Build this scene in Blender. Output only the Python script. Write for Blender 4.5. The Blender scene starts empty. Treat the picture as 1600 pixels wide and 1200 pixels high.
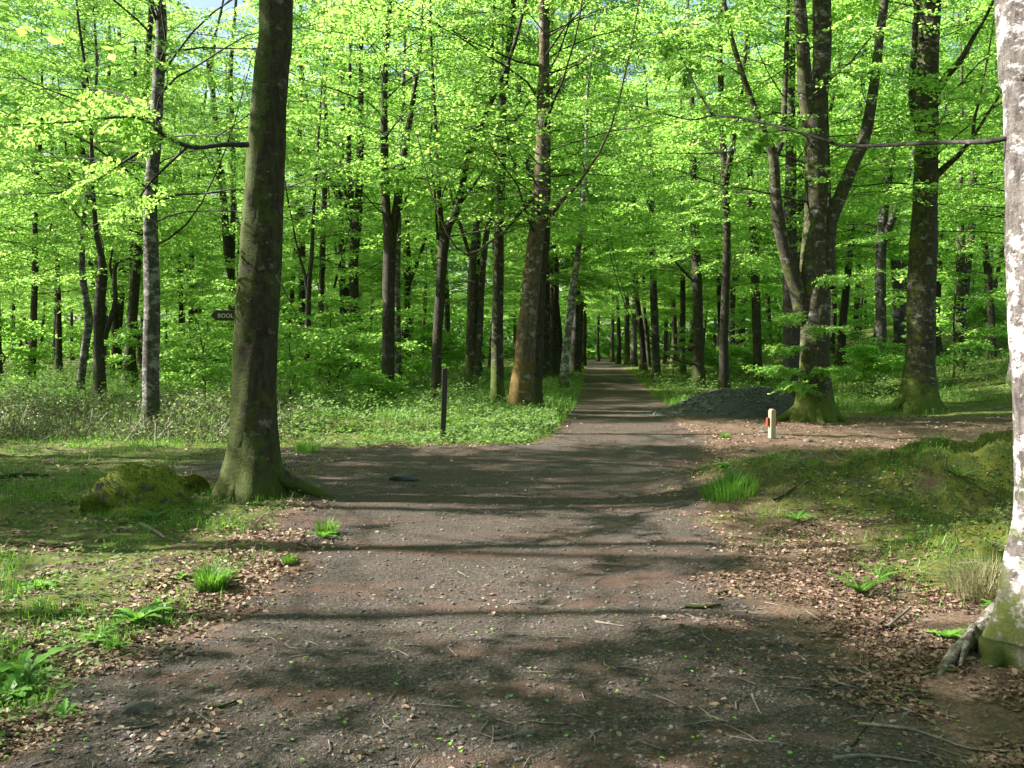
import bpy, math, numpy as np
from mathutils import Vector

# ------------------------------------------------------------------ camera, sky, sun, exposure
S = bpy.context.scene
F = 1422.0                      # focal length in photo pixels (1600 wide)
CAMZ = 1.6
PITCH = math.atan(60 / F)       # the horizon sits 60 px above the middle
cam_d = bpy.data.cameras.new('camera')
cam = bpy.data.objects.new('camera', cam_d)
S.collection.objects.link(cam)
cam.location = (0, 0, CAMZ)
cam.rotation_euler = (math.pi / 2 - PITCH, 0, 0)
cam_d.sensor_width = 36
cam_d.lens = 36 * F / 1600
cam_d.clip_start = 0.05
cam_d.clip_end = 1500
S.camera = cam

SUN_EL = math.radians(39)
SUN_A = math.radians(5)         # towards -x, a little beyond the picture plane
sun_vec = np.array([-math.cos(SUN_A) * math.cos(SUN_EL), math.sin(SUN_A) * math.cos(SUN_EL), math.sin(SUN_EL)])
w = bpy.data.worlds.new('World')
S.world = w
w.use_nodes = True
nt = w.node_tree
bg = nt.nodes['Background']
sky = nt.nodes.new('ShaderNodeTexSky')
sky.sky_type = 'NISHITA'
sky.sun_disc = False
sky.sun_elevation = SUN_EL
sky.sun_rotation = math.atan2(sun_vec[0], sun_vec[1])
sky.dust_density = 2.0
nt.links.new(sky.outputs[0], bg.inputs[0])
bg.inputs[1].default_value = 0.065
sd = bpy.data.lights.new('sun', 'SUN')
sd.energy = 5.0
sd.angle = math.radians(0.6)
sd.color = (1.0, 0.955, 0.87)
so = bpy.data.objects.new('sun', sd)
S.collection.objects.link(so)
so.rotation_euler = Vector(-sun_vec).to_track_quat('-Z', 'Y').to_euler()
S.view_settings.view_transform = 'Standard'
S.view_settings.look = 'None'
S.view_settings.exposure = 2.15
S.view_settings.gamma = 1.0
S.cycles.max_bounces = 10
S.cycles.diffuse_bounces = 6
S.cycles.transmission_bounces = 7
S.cycles.glossy_bounces = 2
S.cycles.caustics_reflective = False
S.cycles.caustics_refractive = False
S.cycles.use_denoising = True
S.cycles.use_adaptive_sampling = True
S.cycles.adaptive_threshold = 0.02

# ------------------------------------------------------------------ numeric helpers
R0 = np.random.RandomState(7)
TAB = R0.rand(256, 256)

def vnoise(x, y, seed=0):
    x = np.asarray(x, float) + seed * 17.31; y = np.asarray(y, float) + seed * 9.77
    xi = np.floor(x).astype(int); yi = np.floor(y).astype(int)
    fx = x - xi; fy = y - yi
    fx = fx * fx * (3 - 2 * fx); fy = fy * fy * (3 - 2 * fy)
    a = TAB[xi & 255, yi & 255]; b = TAB[(xi + 1) & 255, yi & 255]
    c = TAB[xi & 255, (yi + 1) & 255]; d = TAB[(xi + 1) & 255, (yi + 1) & 255]
    return (a * (1 - fx) + b * fx) * (1 - fy) + (c * (1 - fx) + d * fx) * fy

def fbm(x, y, seed=0, octv=4):
    s = 0; a = 1; t = 0
    for k in range(octv):
        s = s + a * vnoise(x * 2 ** k, y * 2 ** k, seed + k); t += a; a *= .5
    return s / t

def sstep(a, b, x):
    t = np.clip((np.asarray(x, float) - a) / (b - a), 0, 1)
    return t * t * (3 - 2 * t)

LY = [-30, 0, 4, 6, 9, 10.3, 10.9, 14.0, 14.6, 16, 17.5, 22.7, 35, 109, 200]
LX = [-2.4, -2.2, -1.95, -1.8, -1.95, -2.3, -7.5, -7.5, .25, .7, .9, 1.55, 2.75, 8.9, 17]
RY = [-30, 0, 4, 6, 9, 11.4, 13, 14.2, 17, 22.7, 35, 109, 200]
RX = [1.5, 1.5, 1.45, 1.4, 1.85, 2.3, 2.7, 3.0, 3.2, 3.85, 4.95, 12.2, 21]

def path_mask(x, y):
    n = (fbm(x * 1.3, y * 1.3, 3) - .5) * 1.1
    L = np.interp(y, LY, LX); Rr = np.interp(y, RY, RX)
    m = sstep(-.3, .3, x - L + n * .8) * sstep(-.35, .35, Rr - x + n)
    side = sstep(-6.5, -3.0, x + n * 2) * .75 + .25 * 0
    m = m * np.where((x < np.interp(y, [10, 10.3, 14.5, 15], [-99, -2.3, -2.3, -99])) & (y > 10.3) & (y < 14.6), side, 1)
    return m

def g(x, y, cx, cy, sx, sy):
    return np.exp(-((x - cx) / sx) ** 2 - ((y - cy) / sy) ** 2)

def green_mask(x, y):
    n = (fbm(x * .9, y * .9, 11) - .5) * 2
    left_mid = sstep(-1.9, -2.9, x) * sstep(6.3, 8.0, y) * .9
    left_near = sstep(-2.0, -2.8, x) * sstep(6.0, 3.5, y) * .7 + sstep(-1.7, -2.3, x) * .46 * (y < 8)
    far_left = sstep(14.0, 15.6, y + (fbm(x * .6, y * .6, 15) - .5) * 2.4) * sstep(.3, -.1, x - np.interp(y, LY, LX)) * .95
    far_right = sstep(19.8, 21.5, y + .1 * (x - 4)) * sstep(-.2, .4, x - np.interp(y, RY, RX)) * .7
    mound = np.maximum(g(x, y, 5.0, 9.4, 2.7, 2.2), g(x, y, 3.3, 10.4, 1.3, 1.1)) * 1.35
    mound2 = g(x, y, 3.7, 6.4, 1.15, 1.1) * 1.2
    m = np.maximum.reduce([left_mid, left_near, far_left, far_right, mound, mound2, sstep(60, 110, y)])
    return np.clip(m + n * .32 * (m > .05), 0, 1)

def gz(x, y):
    x = np.asarray(x, float); y = np.asarray(y, float)
    z = (fbm(x * .35, y * .35, 5, 2) - .5) * .10
    off = 1 - path_mask(x, y)
    z = z * (.3 + .7 * off) + off * (fbm(x * 2.2, y * 2.2, 8, 3) - .5) * .09
    z = z + (fbm(x * 7, y * 7, 9, 3) - .5) * .02
    # right-hand mounds
    z = z + .62 * g(x, y, 4.9, 9.3, 1.7, 1.15) * (1 + .5 * (fbm(x * 2.5, y * 2.5, 21, 3) - .5))
    z = z + .20 * g(x, y, 3.0, 10.2, 1.1, .9) * (1 + .6 * (fbm(x * 3, y * 3, 22, 3) - .5))
    z = z + .40 * g(x, y, 3.9, 6.4, 1.0, .8) * (1 + .6 * (fbm(x * 3, y * 3, 23, 3) - .5))
    bk = np.maximum(g(x, y, 4.7, 9.2, 2.2, 1.5), g(x, y, 3.9, 6.4, 1.2, .9))
    z = z + bk * .30 * (fbm(x * 2.1, y * 2.1, 121, 4) - .5) + bk * .16 * (np.abs(fbm(x * 4.5, y * 4.5, 123, 3) - .5) * -2 + .3)
    z = z - .22 * g(x, y, 4.9, 8.25, 1.0, .28) + .12 * g(x, y, 4.9, 8.7, 1.0, .2)
    z = z + .14 * g(x, y, 2.6, 9.6, .8, 1.1)
    z = z + .15 * g(x, y, 3.1, 4.3, .8, .9)
    # hill to the right and far
    z = z + .15 * np.maximum(0, np.minimum(x, 60) - 9.5 - .09 * np.maximum(0, y - 20)) * sstep(14, 30, y)
    z = z + .09 * sstep(15.5, 18, y) * sstep(.3, -1, x - np.interp(y, LY, LX)) * 1.5
    return z

fwd = np.array([0, math.cos(PITCH), -math.sin(PITCH)])
up = np.array([0, math.sin(PITCH), math.cos(PITCH)])

def at(px, py, d):
    """point seen at photo pixel (px, py), d metres in front of the camera"""
    return np.array([0, 0, CAMZ]) + d * (fwd + np.array([1., 0, 0]) * ((px - 800) / F) + up * ((600 - py) / F))

def on_ground(px, py):
    ds = np.concatenate([np.arange(2, 30, .02), np.arange(30, 160, .2)])
    P = np.array([0, 0, CAMZ])[:, None] + (fwd + np.array([1., 0, 0]) * ((px - 800) / F) + up * ((600 - py) / F))[:, None] * ds
    below = P[2] <= gz(P[0], P[1])
    k = int(np.argmax(below)) if below.any() else len(ds) - 1
    return P[:, k], ds[k]

# ------------------------------------------------------------------ mesh helpers
class MB:
    def __init__(s):
        s.v = []; s.f = []; s.n = 0; s.t = []
    def add(s, v, f, tint=None):
        v = np.asarray(v, np.float32).reshape(-1, 3); f = np.asarray(f, np.int64)
        s.v.append(v); s.f.append(f + s.n); s.n += len(v)
        s.t.append(np.full(len(f), .5, np.float32) if tint is None else np.asarray(tint, np.float32))
    def mesh(s, name, mat, smooth=True):
        me = bpy.data.meshes.new(name)
        V = np.concatenate(s.v)
        me.vertices.add(len(V)); me.vertices.foreach_set('co', V.ravel())
        loops = np.concatenate([f.ravel() for f in s.f])
        tot = np.concatenate([np.full(len(f), f.shape[1]) for f in s.f])
        st = np.concatenate([[0], np.cumsum(tot)[:-1]])
        me.loops.add(len(loops)); me.loops.foreach_set('vertex_index', loops.astype(np.int32))
        me.polygons.add(len(tot)); me.polygons.foreach_set('loop_start', st.astype(np.int32))
        me.polygons.foreach_set('loop_total', tot.astype(np.int32))
        me.polygons.foreach_set('use_smooth', np.full(len(tot), smooth))
        me.update(calc_edges=True)
        a = me.attributes.new('tint', 'FLOAT', 'FACE')
        a.data.foreach_set('value', np.concatenate(s.t))
        me.materials.append(mat)
        return me
    def build(s, name, mat, parent=None, smooth=True):
        o = bpy.data.objects.new(name, s.mesh(name, mat, smooth))
        S.collection.objects.link(o)
        if parent is not None: o.parent = parent
        return o

def tag(o, label=None, cat=None, group=None, kind=None):
    if label: o['label'] = label
    if cat: o['category'] = cat
    if group: o['group'] = group
    if kind: o['kind'] = kind
    return o

def empty(name, loc, rz=0.0):
    o = bpy.data.objects.new(name, None)
    o.location = [float(c) for c in loc]; o.rotation_euler = (0, 0, rz)
    o.empty_display_size = .3
    S.collection.objects.link(o)
    return o

def smooth_line(P, rad, n):
    """Catmull-Rom through points with radii"""
    P = np.asarray(P, float); rad = np.asarray(rad, float)
    Q = np.vstack([2 * P[0] - P[1], P, 2 * P[-1] - P[-2]])
    q = np.concatenate([[rad[0]], rad, [rad[-1]]])
    out = []; ro = []
    for i in range(len(P) - 1):
        a, b, c, d = Q[i], Q[i + 1], Q[i + 2], Q[i + 3]
        for t in np.linspace(0, 1, n, endpoint=False):
            out.append(.5 * ((2 * b) + (c - a) * t + (2 * a - 5 * b + 4 * c - d) * t * t + (3 * b - a - 3 * c + d) * t ** 3))
            ro.append(q[i + 1] * (1 - t) + q[i + 2] * t)
    out.append(P[-1]); ro.append(rad[-1])
    return np.array(out), np.array(ro)

def tube(mb, P, rad, seg=8, rough=0.0, seed=0, flute=0.0):
    P = np.asarray(P, float); rad = np.asarray(rad, float); n = len(P)
    T = np.gradient(P, axis=0); T /= np.linalg.norm(T, axis=1)[:, None] + 1e-9
    mean = T.mean(0)
    ref = np.array([1., 0, 0]) if abs(mean[2]) > abs(mean[0]) else np.array([0, 0, 1.])
    A = np.cross(T, ref); A /= np.linalg.norm(A, axis=1)[:, None] + 1e-9
    B = np.cross(T, A)
    th = np.linspace(0, 2 * math.pi, seg, endpoint=False)
    L = np.concatenate([[0], np.cumsum(np.linalg.norm(np.diff(P, axis=0), axis=1))])
    rr = rad[:, None] * np.ones(seg)
    if rough:
        u = np.cos(th) * 1.6 + 5; v = np.sin(th) * 1.6 + 5
        nz = vnoise(u[None, :] * 1.5 + seed * 3.1, v[None, :] * 1.5 + L[:, None] * 2.2, seed) - .5
        nz = nz + .5 * (vnoise(u[None, :] * 4 + L[:, None] * 6 + seed, v[None, :] * 4, seed + 5) - .5)
        rr = rr * (1 + rough * nz)
    if flute:
        k = 5 + seed % 3
        rr = rr * (1 + flute * np.exp(-L[:, None] / .55) * np.cos(th * k + seed)[None, :])
    V = P[:, None, :] + rr[..., None] * (np.cos(th)[None, :, None] * A[:, None, :] + np.sin(th)[None, :, None] * B[:, None, :])
    i = np.arange(n - 1)[:, None] * seg; j = np.arange(seg)[None, :]; j2 = (j + 1) % seg
    f = np.stack([i + j, i + j2, i + seg + j2, i + seg + j], -1).reshape(-1, 4)
    mb.add(V.reshape(-1, 3), f)

# ------------------------------------------------------------------ materials
def newmat(name):
    m = bpy.data.materials.new(name); m.use_nodes = True
    n = m.node_tree; b = n.nodes['Principled BSDF']
    return m, n, b

def N(n, t, **k):
    o = n.nodes.new(t)
    for a, v in k.items(): setattr(o, a, v)
    return o

def noise(n, vec, scale, detail=4, rough=.6):
    o = N(n, 'ShaderNodeTexNoise'); o.inputs['Scale'].default_value = scale
    o.inputs['Detail'].default_value = detail; o.inputs['Roughness'].default_value = rough
    if vec is not None: n.links.new(vec, o.inputs['Vector'])
    return o.outputs['Fac']

def ramp(n, fac, stops):
    o = N(n, 'ShaderNodeValToRGB'); e = o.color_ramp.elements
    while len(e) > 2: e.remove(e[-1])
    for k, (p, c) in enumerate(stops):
        if k > 1: e.new(p)
        e[k].position = p
        e[k].color = (*c, 1) if len(c) == 3 else c
    n.links.new(fac, o.inputs[0]); return o.outputs[0]

def mix(n, fac, a, b):
    o = N(n, 'ShaderNodeMix', data_type='RGBA')
    for sock, v in ((o.inputs[0], fac), (o.inputs[6], a), (o.inputs[7], b)):
        if isinstance(v, (int, float)): sock.default_value = v
        elif isinstance(v, tuple): sock.default_value = (*v, 1)
        else: n.links.new(v, sock)
    return o.outputs[2]

def step(n, fac, a, b):
    o = N(n, 'ShaderNodeMapRange'); o.inputs[1].default_value = a; o.inputs[2].default_value = b
    n.links.new(fac, o.inputs[0]); return o.outputs[0]

def mth(n, op, a, b):
    o = N(n, 'ShaderNodeMath', operation=op, use_clamp=True)
    for k, v in enumerate((a, b)):
        if isinstance(v, (int, float)): o.inputs[k].default_value = v
        else: n.links.new(v, o.inputs[k])
    return o.outputs[0]

def attr(n, name):
    o = N(n, 'ShaderNodeAttribute'); o.attribute_name = name; return o

def bump(n, h, strength, dist, b):
    o = N(n, 'ShaderNodeBump'); o.inputs['Strength'].default_value = strength; o.inputs['Distance'].default_value = dist
    n.links.new(h, o.inputs['Height']); n.links.new(o.outputs[0], b.inputs['Normal'])

def leaf_mat(name, c0, c1, t0, t1, trans=.5, gloss=.45):
    m, n, b = newmat(name)
    f = attr(n, 'tint').outputs['Fac']
    oi = N(n, 'ShaderNodeObjectInfo')
    f2 = mth(n, 'MULTIPLY_ADD', oi.outputs['Random'], .3); f2.node.inputs[2].default_value = -.15
    f3 = mth(n, 'ADD', f, f2)
    n.links.new(mix(n, f3, c0, c1), b.inputs['Base Color'])
    b.inputs['Roughness'].default_value = gloss
    b.inputs['Specular IOR Level'].default_value = .35
    tr = N(n, 'ShaderNodeBsdfTranslucent'); n.links.new(mix(n, f3, t0, t1), tr.inputs['Color'])
    mx = N(n, 'ShaderNodeMixShader'); mx.inputs[0].default_value = trans
    n.links.new(b.outputs[0], mx.inputs[1]); n.links.new(tr.outputs[0], mx.inputs[2])
    n.links.new(mx.outputs[0], n.nodes['Material Output'].inputs[0])
    return m

M_leaf = leaf_mat('beech_leaf', (.06, .17, .025), (.16, .31, .06), (.27, .54, .07), (.50, .77, .17), .60, .55)
M_under = leaf_mat('undergrowth_leaf', (.05, .10, .022), (.17, .26, .08), (.12, .27, .03), (.30, .46, .10), .35, .75)
M_grass = leaf_mat('grass_blade', (.045, .12, .015), (.14, .28, .04), (.12, .33, .03), (.28, .52, .06), .4)
M_dry = leaf_mat('dry_grass', (.22, .19, .09), (.42, .38, .22), (.25, .2, .1), (.4, .35, .2), .3, .7)
M_litter = leaf_mat('dead_leaf', (.07, .035, .022), (.48, .33, .24), (.15, .07, .03), (.3, .2, .12), .1, .7)
M_fresh = leaf_mat('fallen_green_leaf', (.10, .28, .02), (.24, .48, .05), (.1, .3, .02), (.2, .4, .05), .2, .5)
M_weed = leaf_mat('broad_weed_leaf', (.07, .20, .02), (.15, .34, .05), (.15, .40, .03), (.30, .55, .07), .35)

def bark_mat(name, base, light, moss, moss_amt, moss_h, patch=None, patch_amt=0.0, side=0.0, low_amt=.34):
    m, n, b = newmat(name)
    tc = N(n, 'ShaderNodeTexCoord'); obj = tc.outputs['Object']
    mp = N(n, 'ShaderNodeMapping'); mp.inputs['Scale'].default_value = (1, 1, .35); n.links.new(obj, mp.inputs[0])
    f = noise(n, mp.outputs[0], 19, 8, .72)
    col = mix(n, step(n, f, .38, .66), base, light)
    mp4 = N(n, 'ShaderNodeMapping'); mp4.inputs['Scale'].default_value = (1, 1, 4); n.links.new(obj, mp4.inputs[0])
    scar = noise(n, mp4.outputs[0], 6, 8, .8)
    col = mix(n, mth(n, 'MULTIPLY', step(n, scar, .56, .63), .6), col, tuple(c * .35 for c in base))
    blot = noise(n, obj, 5.5, 5, .7)
    hgt = None
    if patch:
        mp2 = N(n, 'ShaderNodeMapping'); mp2.inputs['Scale'].default_value = (1, 1, 1.7); n.links.new(obj, mp2.inputs[0])
        pf = noise(n, mp2.outputs[0], 4.2, 7, .72)
        pm = step(n, pf, .60 - patch_amt * .3, .64 - patch_amt * .3)
        fine = noise(n, obj, 40, 3, .6)
        pcol = mix(n, step(n, fine, .35, .7), tuple(c * .62 for c in patch), patch)
        col = mix(n, pm, col, pcol)
    geo = N(n, 'ShaderNodeNewGeometry')
    sp = N(n, 'ShaderNodeSeparateXYZ'); n.links.new(obj, sp.inputs[0])
    low = step(n, sp.outputs[2], moss_h, 0.0)
    sn = N(n, 'ShaderNodeSeparateXYZ'); n.links.new(geo.outputs['Normal'], sn.inputs[0])
    left = mth(n, 'MULTIPLY', step(n, sn.outputs[0], .3, -.9), side)
    mm = mth(n, 'ADD', mth(n, 'MULTIPLY', low, low_amt), left)
    mm = mth(n, 'ADD', mm, moss_amt)
    th = mth(n, 'SUBTRACT', mth(n, 'ADD', blot, mm), .62)
    mf = mth(n, 'MULTIPLY', th, 7.0)
    mfine = noise(n, obj, 55, 3, .7)
    mc = mix(n, mfine, tuple(c * .45 for c in moss), tuple(c * 1.4 for c in moss))
    col = mix(n, mf, col, mc)
    n.links.new(col, b.inputs['Base Color'])
    b.inputs['Roughness'].default_value = .85
    b.inputs['Specular IOR Level'].default_value = .25
    h = mth(n, 'ADD', mth(n, 'MULTIPLY', f, .6), mth(n, 'MULTIPLY', mfine, .35))
    mp3 = N(n, 'ShaderNodeMapping'); mp3.inputs['Scale'].default_value = (1, 1, 3.2); n.links.new(obj, mp3.inputs[0])
    rg_ = noise(n, mp3.outputs[0], 9, 7, .75)
    h = mth(n, 'ADD', mth(n, 'MULTIPLY', h, .65), mth(n, 'MULTIPLY', rg_, .45))
    bump(n, h, .9, .035, b)
    return m

BARK = {
    'big': bark_mat('bark_big', (.020, .016, .010), (.062, .050, .034), (.055, .07, .012), .11, 1.0, (.17, .16, .14), .05, .25, .16),
    'dark': bark_mat('bark_dark', (.020, .016, .012), (.058, .048, .036), (.045, .055, .012), .0, 1.2, (.15, .145, .12), .02, .1),
    'mossy': bark_mat('bark_mossy', (.022, .018, .013), (.068, .055, .042), (.075, .10, .015), .03, 1.1, (.22, .20, .19), .12, .14),
    'pale': bark_mat('bark_pale', (.032, .027, .022), (.10, .09, .08), (.04, .055, .012), .02, .9, (.25, .24, .225), .30, .0),
    'birch': bark_mat('bark_birch', (.05, .04, .037), (.19, .165, .155), (.07, .085, .018), -.04, 1.25, (.47, .43, .425), .33, .0),
    'orange': bark_mat('bark_orange', (.035, .028, .02), (.12, .095, .07), (.13, .085, .022), .03, 2.8, (.26, .235, .20), .2, .14, .2),
    'grey': bark_mat('bark_grey', (.030, .026, .023), (.08, .072, .066), (.04, .05, .012), .0, .8, (.19, .185, .175), .12, .0),
}

M_dead = bark_mat('bark_dead_pale', (.13, .105, .09), (.30, .26, .225), (.06, .07, .02), -.3, .1); BARK['dead'] = M_dead

# ------------------------------------------------------------------ where the sun gets through the canopy
def lit(x, y):
    n = fbm(x * .55 + 3, y * 1.1, 31, 3); n2 = fbm(x * .25, y * .9, 35, 3)
    # main sunny strip
    a = sstep(14.0, 14.9, y + (n - .5) * 1.6) * sstep(19.4, 18.4, y + (n - .5) * 2) * sstep(-9, -6, x) * (.45 + .55 * sstep(7.5, 5.5, x)) * sstep(13, 11, x)
    # foreground light
    b = sstep(4.55, 5.2, y + (n - .5) * 1.2) * sstep(7.7, 6.9, y + (n2 - .5) * 1.6) * np.clip(.55 + .9 * sstep(.40, .55, n) + .6 * sstep(-1.2, -2.2, x), 0, 1) * sstep(-8, -6, x) * sstep(3.6, 2.2, x)
    b2 = sstep(3.0, 3.7, y) * sstep(.46, .6, n) * .6 * sstep(5.5, 4.5, y) * sstep(2.4, 1.0, x)
    c = g(x, y, 4.2, 8.3, 1.3, .5) * .8 + g(x, y, 3.0, 6.3, .9, .35) * .9 + g(x, y, 5.2, 10.2, 1.6, .7) * .7 + g(x, y, 2.4, 10.4, .6, .4) * .5
    c = c * sstep(.3, .6, n)
    # farther patches
    e = sstep(.55, .66, vnoise(x * .12 + 4, y * .55, 41)) * sstep(20, 22, y) * .55
    e2 = sstep(.5, .6, n2) * sstep(22, 24, y) * sstep(1, -1, x) * .4
    t1 = np.maximum(g(x, y, -2.65, 9.3, 0.8, .25) * .35, g(x, y, -3.75, 9.0, .55, .5) * 1.0)
    return np.clip(np.maximum.reduce([a, b, b2, c, e, e2, t1]), 0, 1)

# trunks the sun reaches: x, y, half width, z from, z to, share of the height in sun
LIT_TRUNKS = [(2.45, 4.5, .4, .4, 3.6, .8), (6.6, 19.6, .6, 0, 7, .62), (.2, 22, .5, 0, 5, .7), (1.1, 24, .4, 0, 4, .5), (9.4, 20.5, .6, 0, 5, .4),
              (-7.2, 17.6, .4, 1, 7, .6), (-2.8, 9.3, .2, 0, 1.1, .9), (-4.2, 8.6, 1.4, 2.2, 5.0, .95), (-5.5, 8.4, 1.4, 2.2, 5.0, .9), (2, 33, .6, 0, 5, .8), (-1.2, 21, .4, 0, 4, .4), (-2.1, 24, .4, 0, 3, .5)]

def sun_keep(P, rng):
    """gaps in the canopy: leave out leaves that would stand between the sun and the sunny patches"""
    thin = rng.rand(len(P)) > .12
    for (x0, y0, w0, z0, z1, pw) in LIT_TRUNKS:
        t = (P[:, 0] - x0) / sun_vec[0]
        qy = P[:, 1] - t * sun_vec[1]; qz = P[:, 2] - t * sun_vec[2]
        hit = (t > .35) & (np.abs(qy - y0) < w0) & (qz > z0) & (qz < z1) & (vnoise(qz * 1.3 + x0, qy * 2 + y0) < pw)
        thin &= ~hit
    t = (P[:, 2] - 0.25) / sun_vec[2]
    gx = P[:, 0] - t * sun_vec[0]; gy = P[:, 1] - t * sun_vec[1]
    pr = lit(gx, gy) * .985
    pr = np.where(P[:, 2] < 1.2, 0, pr)
    # a little thinner in general so that light reaches the leaves below
    return (rng.rand(len(P)) > pr) & thin

# ------------------------------------------------------------------ leaf sprays
def spray_template(L, s, seed, hang=0.12, dens=.62):
    """flat beech spray: leaf base points, directions, sizes in a unit frame (x = outward)"""
    r = np.random.RandomState(seed)
    pts = []; dirs = []; tw = []
    def line(o, d, ln):
        k = max(2, int(ln / (s * dens)))
        side = 1
        for i in range(k):
            t = (i + .6) / k
            p = o + d * ln * t
            a = math.radians(52 + r.uniform(-14, 14)) * side if i < k - 1 else 0
            c, q = math.cos(a), math.sin(a)
            pts.append(p); dirs.append(np.array([d[0] * c - d[1] * q, d[0] * q + d[1] * c, 0]))
            side = -side
        tw.append((o, o + d * ln))
    x = np.array([1., 0, 0])
    line(np.zeros(3), x, L)
    side = 1; t = .12
    while t < .9:
        a = math.radians(48 + r.uniform(-10, 10)) * side
        line(x * L * t, np.array([math.cos(a), math.sin(a), 0]), L * (.52 - .38 * t) * r.uniform(.75, 1.15))
        side = -side; t += .1 * r.uniform(.8, 1.3)
    P = np.array(pts); D = np.array(dirs)
    rr = np.hypot(P[:, 0], P[:, 1])
    P[:, 2] = -hang * (rr / L) ** 2 * L + r.uniform(-.02, .02, len(P))
    return P, D, tw

def leaves_from(P, D, Nn, size, rng, mb, fold=True, tint=None):
    """P base points, D directions, Nn normals -> 4-gon (or folded pair) leaves"""
    n = len(P)
    if n == 0: return
    D = D / (np.linalg.norm(D, axis=1)[:, None] + 1e-9)
    Sd = np.cross(Nn, D); Sd /= np.linalg.norm(Sd, axis=1)[:, None] + 1e-9
    Nn = np.cross(D, Sd)
    s = size[:, None]
    if tint is None: tint = np.clip(rng.normal(.5, .22, n), 0, 1)
    if fold:
        b = P; t = P + D * s + Nn * s * -.08
        a1 = P + D * s * .3 + Sd * s * .30 + Nn * s * .09; a2 = P + D * s * .72 + Sd * s * .24 + Nn * s * .06
        c1 = P + D * s * .3 - Sd * s * .30 + Nn * s * .09; c2 = P + D * s * .72 - Sd * s * .24 + Nn * s * .06
        V = np.stack([b, a1, a2, t, c2, c1], 1).reshape(-1, 3)
        k = np.arange(n)[:, None] * 6
        f = np.concatenate([k + np.array([[0, 1, 2, 3]]), k + np.array([[0, 3, 4, 5]])], 0)
        mb.add(V, f, np.concatenate([tint, tint]))
    else:
        V = np.stack([P, P + D * s * .45 + Sd * s * .34, P + D * s, P + D * s * .45 - Sd * s * .34], 1).reshape(-1, 3)
        k = np.arange(n)[:, None] * 4
        mb.add(V, k + np.array([[0, 1, 2, 3]]), tint)

TPL = {}
def templates(L, s):
    key = (L, s)
    if key not in TPL: TPL[key] = [spray_template(L, s, 50 + k) for k in range(5)]
    return TPL[key]

def sprays(mb, sp, L, s, rng, fold, keep=None, jit=.52, twigs=None, offset=None):
    """sp: list of (pos, azimuth, pitch, roll, scale)"""
    if not len(sp): return
    sp = np.array(sp, float)
    which = rng.randint(0, 5, len(sp))
    for k in range(5):
        A = sp[which == k]
        if not len(A): continue
        TP, TD, tw = templates(L, s)[k]
        az, pi_, ro, sc = A[:, 3], A[:, 4], A[:, 5], A[:, 6]
        ex = np.stack([np.cos(az) * np.cos(pi_), np.sin(az) * np.cos(pi_), np.sin(pi_)], 1)
        h = np.stack([-np.sin(az), np.cos(az), 0 * az], 1)
        ez0 = np.cross(ex, h)
        ey = h * np.cos(ro)[:, None] + ez0 * np.sin(ro)[:, None]
        ez = np.cross(ex, ey)
        M = np.stack([ex, ey, ez], 2) * sc[:, None, None]
        P = np.einsum('nij,mj->nmi', M, TP) + A[:, None, :3]
        D = np.einsum('nij,mj->nmi', M, TD)
        NN = np.repeat(ez[:, None, :], len(TP), 1)
        P = P.reshape(-1, 3); D = D.reshape(-1, 3); NN = NN.reshape(-1, 3)
        sprt = np.repeat(rng.normal(0, .13, len(A)), len(TP))
        D = D / np.linalg.norm(D, axis=1)[:, None] + rng.normal(0, jit * .6, D.shape) + np.array([0, 0, -.12])
        NN = NN + rng.normal(0, jit, NN.shape)
        ok = np.ones(len(P), bool) if keep is None else keep(P if offset is None else P + offset, rng)
        ok &= rng.rand(len(P)) < .93
        size = s * rng.uniform(.7, 1.25, len(P)) * np.repeat(np.clip(sc, .7, 1.3), len(TP))
        tint = np.clip(rng.normal(.5, .2, len(P)) + sprt, 0, 1)
        leaves_from(P[ok], D[ok], NN[ok], size[ok], rng, mb, fold, tint[ok])
        if twigs is not None:
            for i in range(len(A)):
                for (a, b) in tw[:7]:
                    p0 = M[i] @ a + A[i, :3]; p1 = M[i] @ b + A[i, :3]
                    tube(twigs, [p0, (p0 + p1) / 2 + [0, 0, -.01], p1], [.004, .003, .0015], 3)

def limb(rng, start, az, el, ln, r0, n=8, wig=.17, droop=.22):
    P = [np.array(start, float)]; a = az; e = el
    for i in range(n):
        P.append(P[-1] + ln / n * np.array([math.cos(a) * math.cos(e), math.sin(a) * math.cos(e), math.sin(e)]))
        a += rng.normal(0, wig); e = e * (1 - droop) + rng.normal(0, wig * .6)
    return np.array(P), np.linspace(r0, max(.004, r0 * .15), n + 1)

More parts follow.
